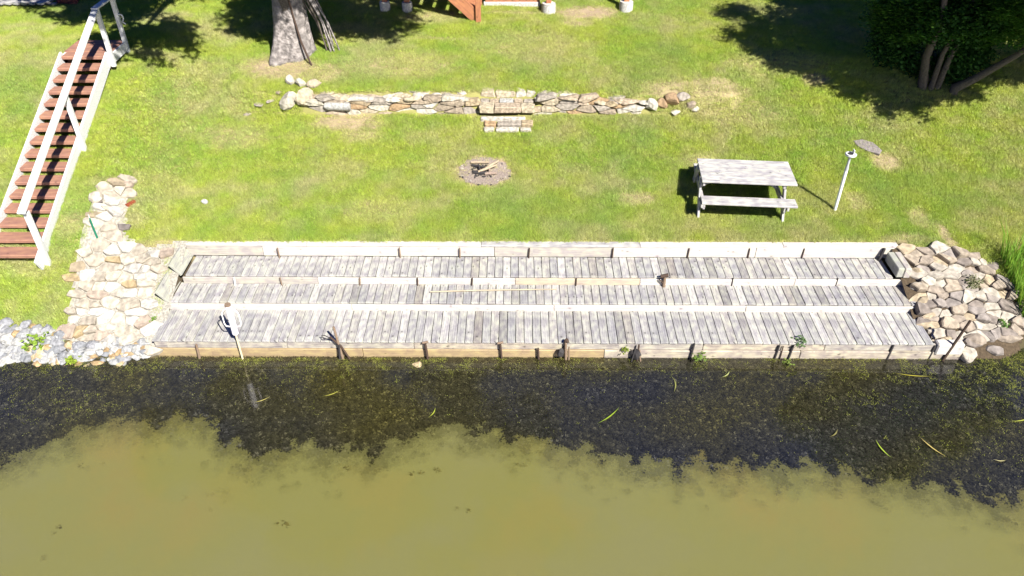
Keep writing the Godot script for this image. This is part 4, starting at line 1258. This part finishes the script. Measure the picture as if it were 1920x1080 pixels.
# ------------------------------------------------------------------ grass
func build_grass() -> void:
	var st := new_st()
	for i in 34:
		var p := Vector3(rng.randf_range(-0.09, 0.09), -0.01, rng.randf_range(-0.09, 0.09))
		var a := rng.randf() * TAU
		var side := Vector3(cos(a), 0, sin(a)) * rng.randf_range(0.003, 0.0055)
		var tip := p + Vector3(rng.randf_range(-0.045, 0.045), rng.randf_range(0.03, 0.062), rng.randf_range(-0.045, 0.045))
		var v := rng.randf_range(0.7, 1.25)
		st.set_color(Color(v, v, v * rng.randf_range(0.8, 1.2)))
		tri(st, p - side, p + side, tip, p - Vector3(0, 10, 0))
	var mesh := st.commit()
	var places := []
	var cols := []
	var lush := Color(0.31, 0.465, 0.07)
	var yellow := Color(0.46, 0.53, 0.09)
	var straw := Color(0.58, 0.52, 0.29)
	var cool := Color(0.31, 0.43, 0.13)
	var tries := 330000
	for i in tries:
		var z := -15.2 + 15.4 * pow(rng.randf(), 0.92)
		var x := rng.randf_range(-1, 1) * (10.6 - z * 0.5)
		if not lawn_here(x, z):
			continue
		var b := bare(x, z)
		if rng.randf() < b * 0.86:
			continue
		var big := n1.get_noise_2d(x * 3.0, z * 3.0)
		var mid := n2.get_noise_2d(x * 5.0, z * 6.5)
		var fine := n3.get_noise_2d(x * 5.0, z * 5.0)
		var c := lush.lerp(yellow, clampf(0.68 + big * 0.6 + mid * 0.6 + fine * 0.3, 0.0, 1.0))
		c = c.lerp(cool, clampf(n1.get_noise_2d(x * 2.2 + 60.0, z * 2.2) * 1.2, 0.0, 0.5))
		var dry := clampf(0.16 + 0.85 * n1.get_noise_2d(x * 2.6 + 200.0, z * 4.5) + 0.6 * n2.get_noise_2d(x * 7.0 + 50.0, z * 7.0), 0.0, 0.85)
		if rng.randf() < 0.14: dry = minf(1.0, dry + 0.35)
		c = c.lerp(straw, maxf(dry * 0.8, b * 0.95)) * 0.99
		c = c * (1.0 + 0.28 * n3.get_noise_2d(x * 12.0, z * 12.0)) * rng.randf_range(0.68, 1.32)
		var s := rng.randf_range(0.6, 1.3) * (1.0 - 0.4 * b)
		places.append(Transform3D(Basis(Vector3.UP, rng.randf() * TAU).scaled(Vector3(1, s, 1)), Vector3(x, land(x, z), z)))
		cols.append(c)
	var mm := MultiMesh.new()
	mm.transform_format = MultiMesh.TRANSFORM_3D
	mm.use_colors = true
	mm.mesh = mesh
	mm.instance_count = places.size()
	for i in places.size():
		mm.set_instance_transform(i, places[i])
		mm.set_instance_color(i, cols[i])
	var o := MultiMeshInstance3D.new()
	o.name = "grass"
	o.multimesh = mm
	o.material_override = vc_mat(0.7, 0.8)
	add_child(o)
	o.set_meta("kind", "stuff")
	tag(o, "mown yellow green lawn grass with straw coloured patches", "grass")

# ------------------------------------------------------------------ water weeds
var EDGE := [[-14.0, 4.2], [-9.0, 3.2], [-7.69, 2.42], [-7.31, 2.21], [-7.14, 1.9], [-6.45, 1.55], [-5.58, 1.55], [-4.72, 1.62], [-4.45, 2.1], [-3.85, 2.3], [-3.44, 2.1], [-2.6, 2.2], [-2.1, 2.25], [-1.65, 1.95], [-1.09, 1.66], [0.0, 1.88], [1.14, 2.18], [1.92, 2.38], [2.7, 2.5], [3.66, 2.5], [4.31, 2.45], [4.74, 2.6], [5.77, 2.8], [6.46, 3.0], [7.31, 3.15], [12.0, 3.9]]

var STRAYS := [[-4.55, 2.98, 0.16, -0.14], [-6.3, 3.55, 0.05, -0.09], [-6.35, 2.42, 0.05, -0.085], [-3.25, 3.43, 0.045, -0.08], [-0.75, 3.2, 0.04, -0.085], [2.1, 2.63, 0.06, -0.09], [-1.4, 2.55, 0.05, -0.085], [-1.1, 2.5, 0.05, -0.09], [-6.3, 4.0, 0.05, -0.12], [-2.45, 2.42, 0.06, -0.09], [6.35, 3.05, 0.05, -0.09], [0.1, 2.35, 0.07, -0.09]]

func build_weeds() -> void:
	var st := new_st()
	for i in 9:
		var a := rng.randf() * TAU
		var p := Vector3(rng.randf_range(-0.03, 0.03), rng.randf_range(-0.006, 0.004), rng.randf_range(-0.03, 0.03))
		var d := Vector3(cos(a), rng.randf_range(-0.12, 0.12), sin(a)) * rng.randf_range(0.025, 0.055)
		var s := Vector3(-sin(a), rng.randf_range(-0.3, 0.3), cos(a)) * rng.randf_range(0.005, 0.010)
		var v := rng.randf_range(0.55, 1.5)
		st.set_color(Color(v, v, v))
		tri(st, p, p + d * 0.5 + s, p + d, p - Vector3(0, 5, 0))
		tri(st, p, p + d, p + d * 0.5 - s, p - Vector3(0, 5, 0))
	var mesh := st.commit()
	var places := []
	var cols := []
	for i in 260000:
		var x := rng.randf_range(-9.8, 9.8)
		var e := along(EDGE, x)
		e += 0.2 + 0.16 * n2.get_noise_2d(x * 6.0, 3.0) + 0.10 * n3.get_noise_2d(x * 4.0, 9.0)
		var z := rng.randf_range(-0.15 if x < 7.5 else -0.9, e + 0.6)
		if x > 7.5 and land(x, z) > -0.09: continue
		if x > -6.4 and x < 7.5 and z < 0.03: continue
		var edge := e - z
		var clump := n3.get_noise_2d(x * 3.2, z * 3.2) + 0.6 * n2.get_noise_2d(x * 9.0, z * 9.0)
		var keep := 1.0
		if edge < 0.0:
			keep = (0.0 if clump < 0.16 - edge * 1.0 else 0.42) + clampf(0.3 + edge * 1.2, 0.0, 0.3)
		elif edge < 0.3:
			keep = clampf(0.6 + edge * 1.4 + clump * 0.9, 0.25, 1.0)
		if rng.randf() > keep: continue
		var sink := smoothstep(0.62, -0.5, edge + 0.22 * clump) * rng.randf_range(0.06, 0.22)
		var y := -0.079 - sink - rng.randf() * 0.02
		var near := clampf(1.0 - z / 1.1, 0.0, 1.0)
		var olive := clampf(0.35 + 0.9 * n1.get_noise_2d(x * 2.0 + 30.0, z * 3.0) + near * 0.3, 0.0, 1.0)
		var c := Color(0.021, 0.0205, 0.018).lerp(Color(0.040, 0.035, 0.008), olive)
		c = c * (rng.randf_range(0.4, 1.5) if rng.randf() < 0.93 else rng.randf_range(2.0, 4.0))
		places.append(Transform3D(Basis(Vector3.UP, rng.randf() * TAU).scaled(Vector3.ONE * rng.randf_range(0.7, 1.3)), Vector3(x, y, z)))
		cols.append(c)
	# stray clumps drifting in the open water
	for p in STRAYS:
		for k in int(p[2] * 70.0):
			var q: Vector2 = Vector2(rng.randfn(), rng.randfn()) * p[2]
			places.append(Transform3D(Basis(Vector3.UP, rng.randf() * TAU).scaled(Vector3.ONE * rng.randf_range(0.7, 1.2)), Vector3(p[0] + q.x * 1.6, p[3] - rng.randf() * 0.03, p[1] + q.y * 0.8)))
			cols.append(Color(0.10, 0.085, 0.022) * rng.randf_range(0.6, 1.3))
	var mm := MultiMesh.new()
	mm.transform_format = MultiMesh.TRANSFORM_3D
	mm.use_colors = true
	mm.mesh = mesh
	mm.instance_count = places.size()
	for i in places.size():
		mm.set_instance_transform(i, places[i])
		mm.set_instance_color(i, cols[i])
	var o := MultiMeshInstance3D.new()
	o.name = "water_weeds"
	o.multimesh = mm
	o.material_override = vc_mat(0.55)
	add_child(o)
	o.set_meta("kind", "stuff")
	tag(o, "dark brown mat of water weeds floating along the dock", "water weeds")
	# duckweed flecks on the surface
	var s2 := new_st()
	for i in 3:
		var p := Vector3(rng.randf_range(-0.016, 0.016), 0, rng.randf_range(-0.016, 0.016))
		var r := rng.randf_range(0.004, 0.008)
		var a := rng.randf() * TAU
		for k in 5:
			var u := p + Vector3(cos(a + TAU * k / 5), rng.randf_range(0.0, 0.25), sin(a + TAU * k / 5)) * r
			var w := p + Vector3(cos(a + TAU * (k + 1) / 5), rng.randf_range(0.0, 0.25), sin(a + TAU * (k + 1) / 5)) * r
			tri(s2, p, u, w, p - Vector3(0, 5, 0))
	var fleck := s2.commit()
	places = []
	cols = []
	for i in 170000:
		var x := rng.randf_range(-9.8, 9.8)
		var e := along(EDGE, x)
		var z := rng.randf_range(-0.1 if x < 7.5 else -0.9, e - 0.15)
		if x > -6.4 and x < 7.5 and z < 0.05: continue
		if x > 7.5 and land(x, z) > -0.09: continue
		var q := n3.get_noise_2d(x * 2.6 + 70.0, z * 2.6) * 0.7 + n2.get_noise_2d(x * 10.0, z * 10.0) * 0.5 + n1.get_noise_2d(x * 3.0, z * 5.0) * 0.4
		var dens := 0.03 + 0.42 * exp(-maxf(z - 0.05, 0.0) * 5.5)
		if x > 4.0: dens += 0.26 * smoothstep(4.0, 7.5, x) * smoothstep(2.2, 0.3, z - (x - 4.0) * 0.25)
		if x < -5.5: dens += 0.2 * smoothstep(-5.5, -7.5, x) * exp(-absf(z - 1.0) * 1.3)
		if x > -4.5 and x < -0.5: dens += 0.09 * smoothstep(1.3, 0.2, z)
		if x > 7.8 and z < 1.0: dens += 0.8 * smoothstep(7.6, 8.8, x) * smoothstep(1.2, 0.2, z)
		if z > 1.3: dens *= smoothstep(2.0, 1.3, z) if x < 4.0 else 1.0
		if rng.randf() > dens * clampf(0.55 + q * 2.2, 0.0, 2.4) * lerpf(1.0, 0.5, smoothstep(0.25, 0.7, z - maxf(x - 7.0, 0.0))): continue
		var c := Color(0.20, 0.20, 0.055).lerp(Color(0.22, 0.245, 0.03), clampf(0.3 + q + 0.5 * exp(-z * 2.0) + (0.5 if x > 5.0 else 0.0), 0.0, 1.0))
		c = c.lerp(Color(0.19, 0.17, 0.09), 0.5 * rng.randf()) * rng.randf_range(0.3, 1.3)
		places.append(Transform3D(Basis(Vector3.UP, rng.randf() * TAU).scaled(Vector3.ONE * rng.randf_range(0.45, 1.2)), Vector3(x, -0.066 + rng.randf() * 0.004, z)))
		cols.append(c)
	var m2 := MultiMesh.new()
	m2.transform_format = MultiMesh.TRANSFORM_3D
	m2.use_colors = true
	m2.mesh = fleck
	m2.instance_count = places.size()
	for i in places.size():
		m2.set_instance_transform(i, places[i])
		m2.set_instance_color(i, cols[i])
	var o2 := MultiMeshInstance3D.new()
	o2.name = "duckweed"
	o2.multimesh = m2
	o2.material_override = vc_mat(0.6)
	add_child(o2)
	o2.set_meta("kind", "stuff")
	tag(o2, "yellow green duckweed flecks scattered over the dark water weeds", "duckweed")
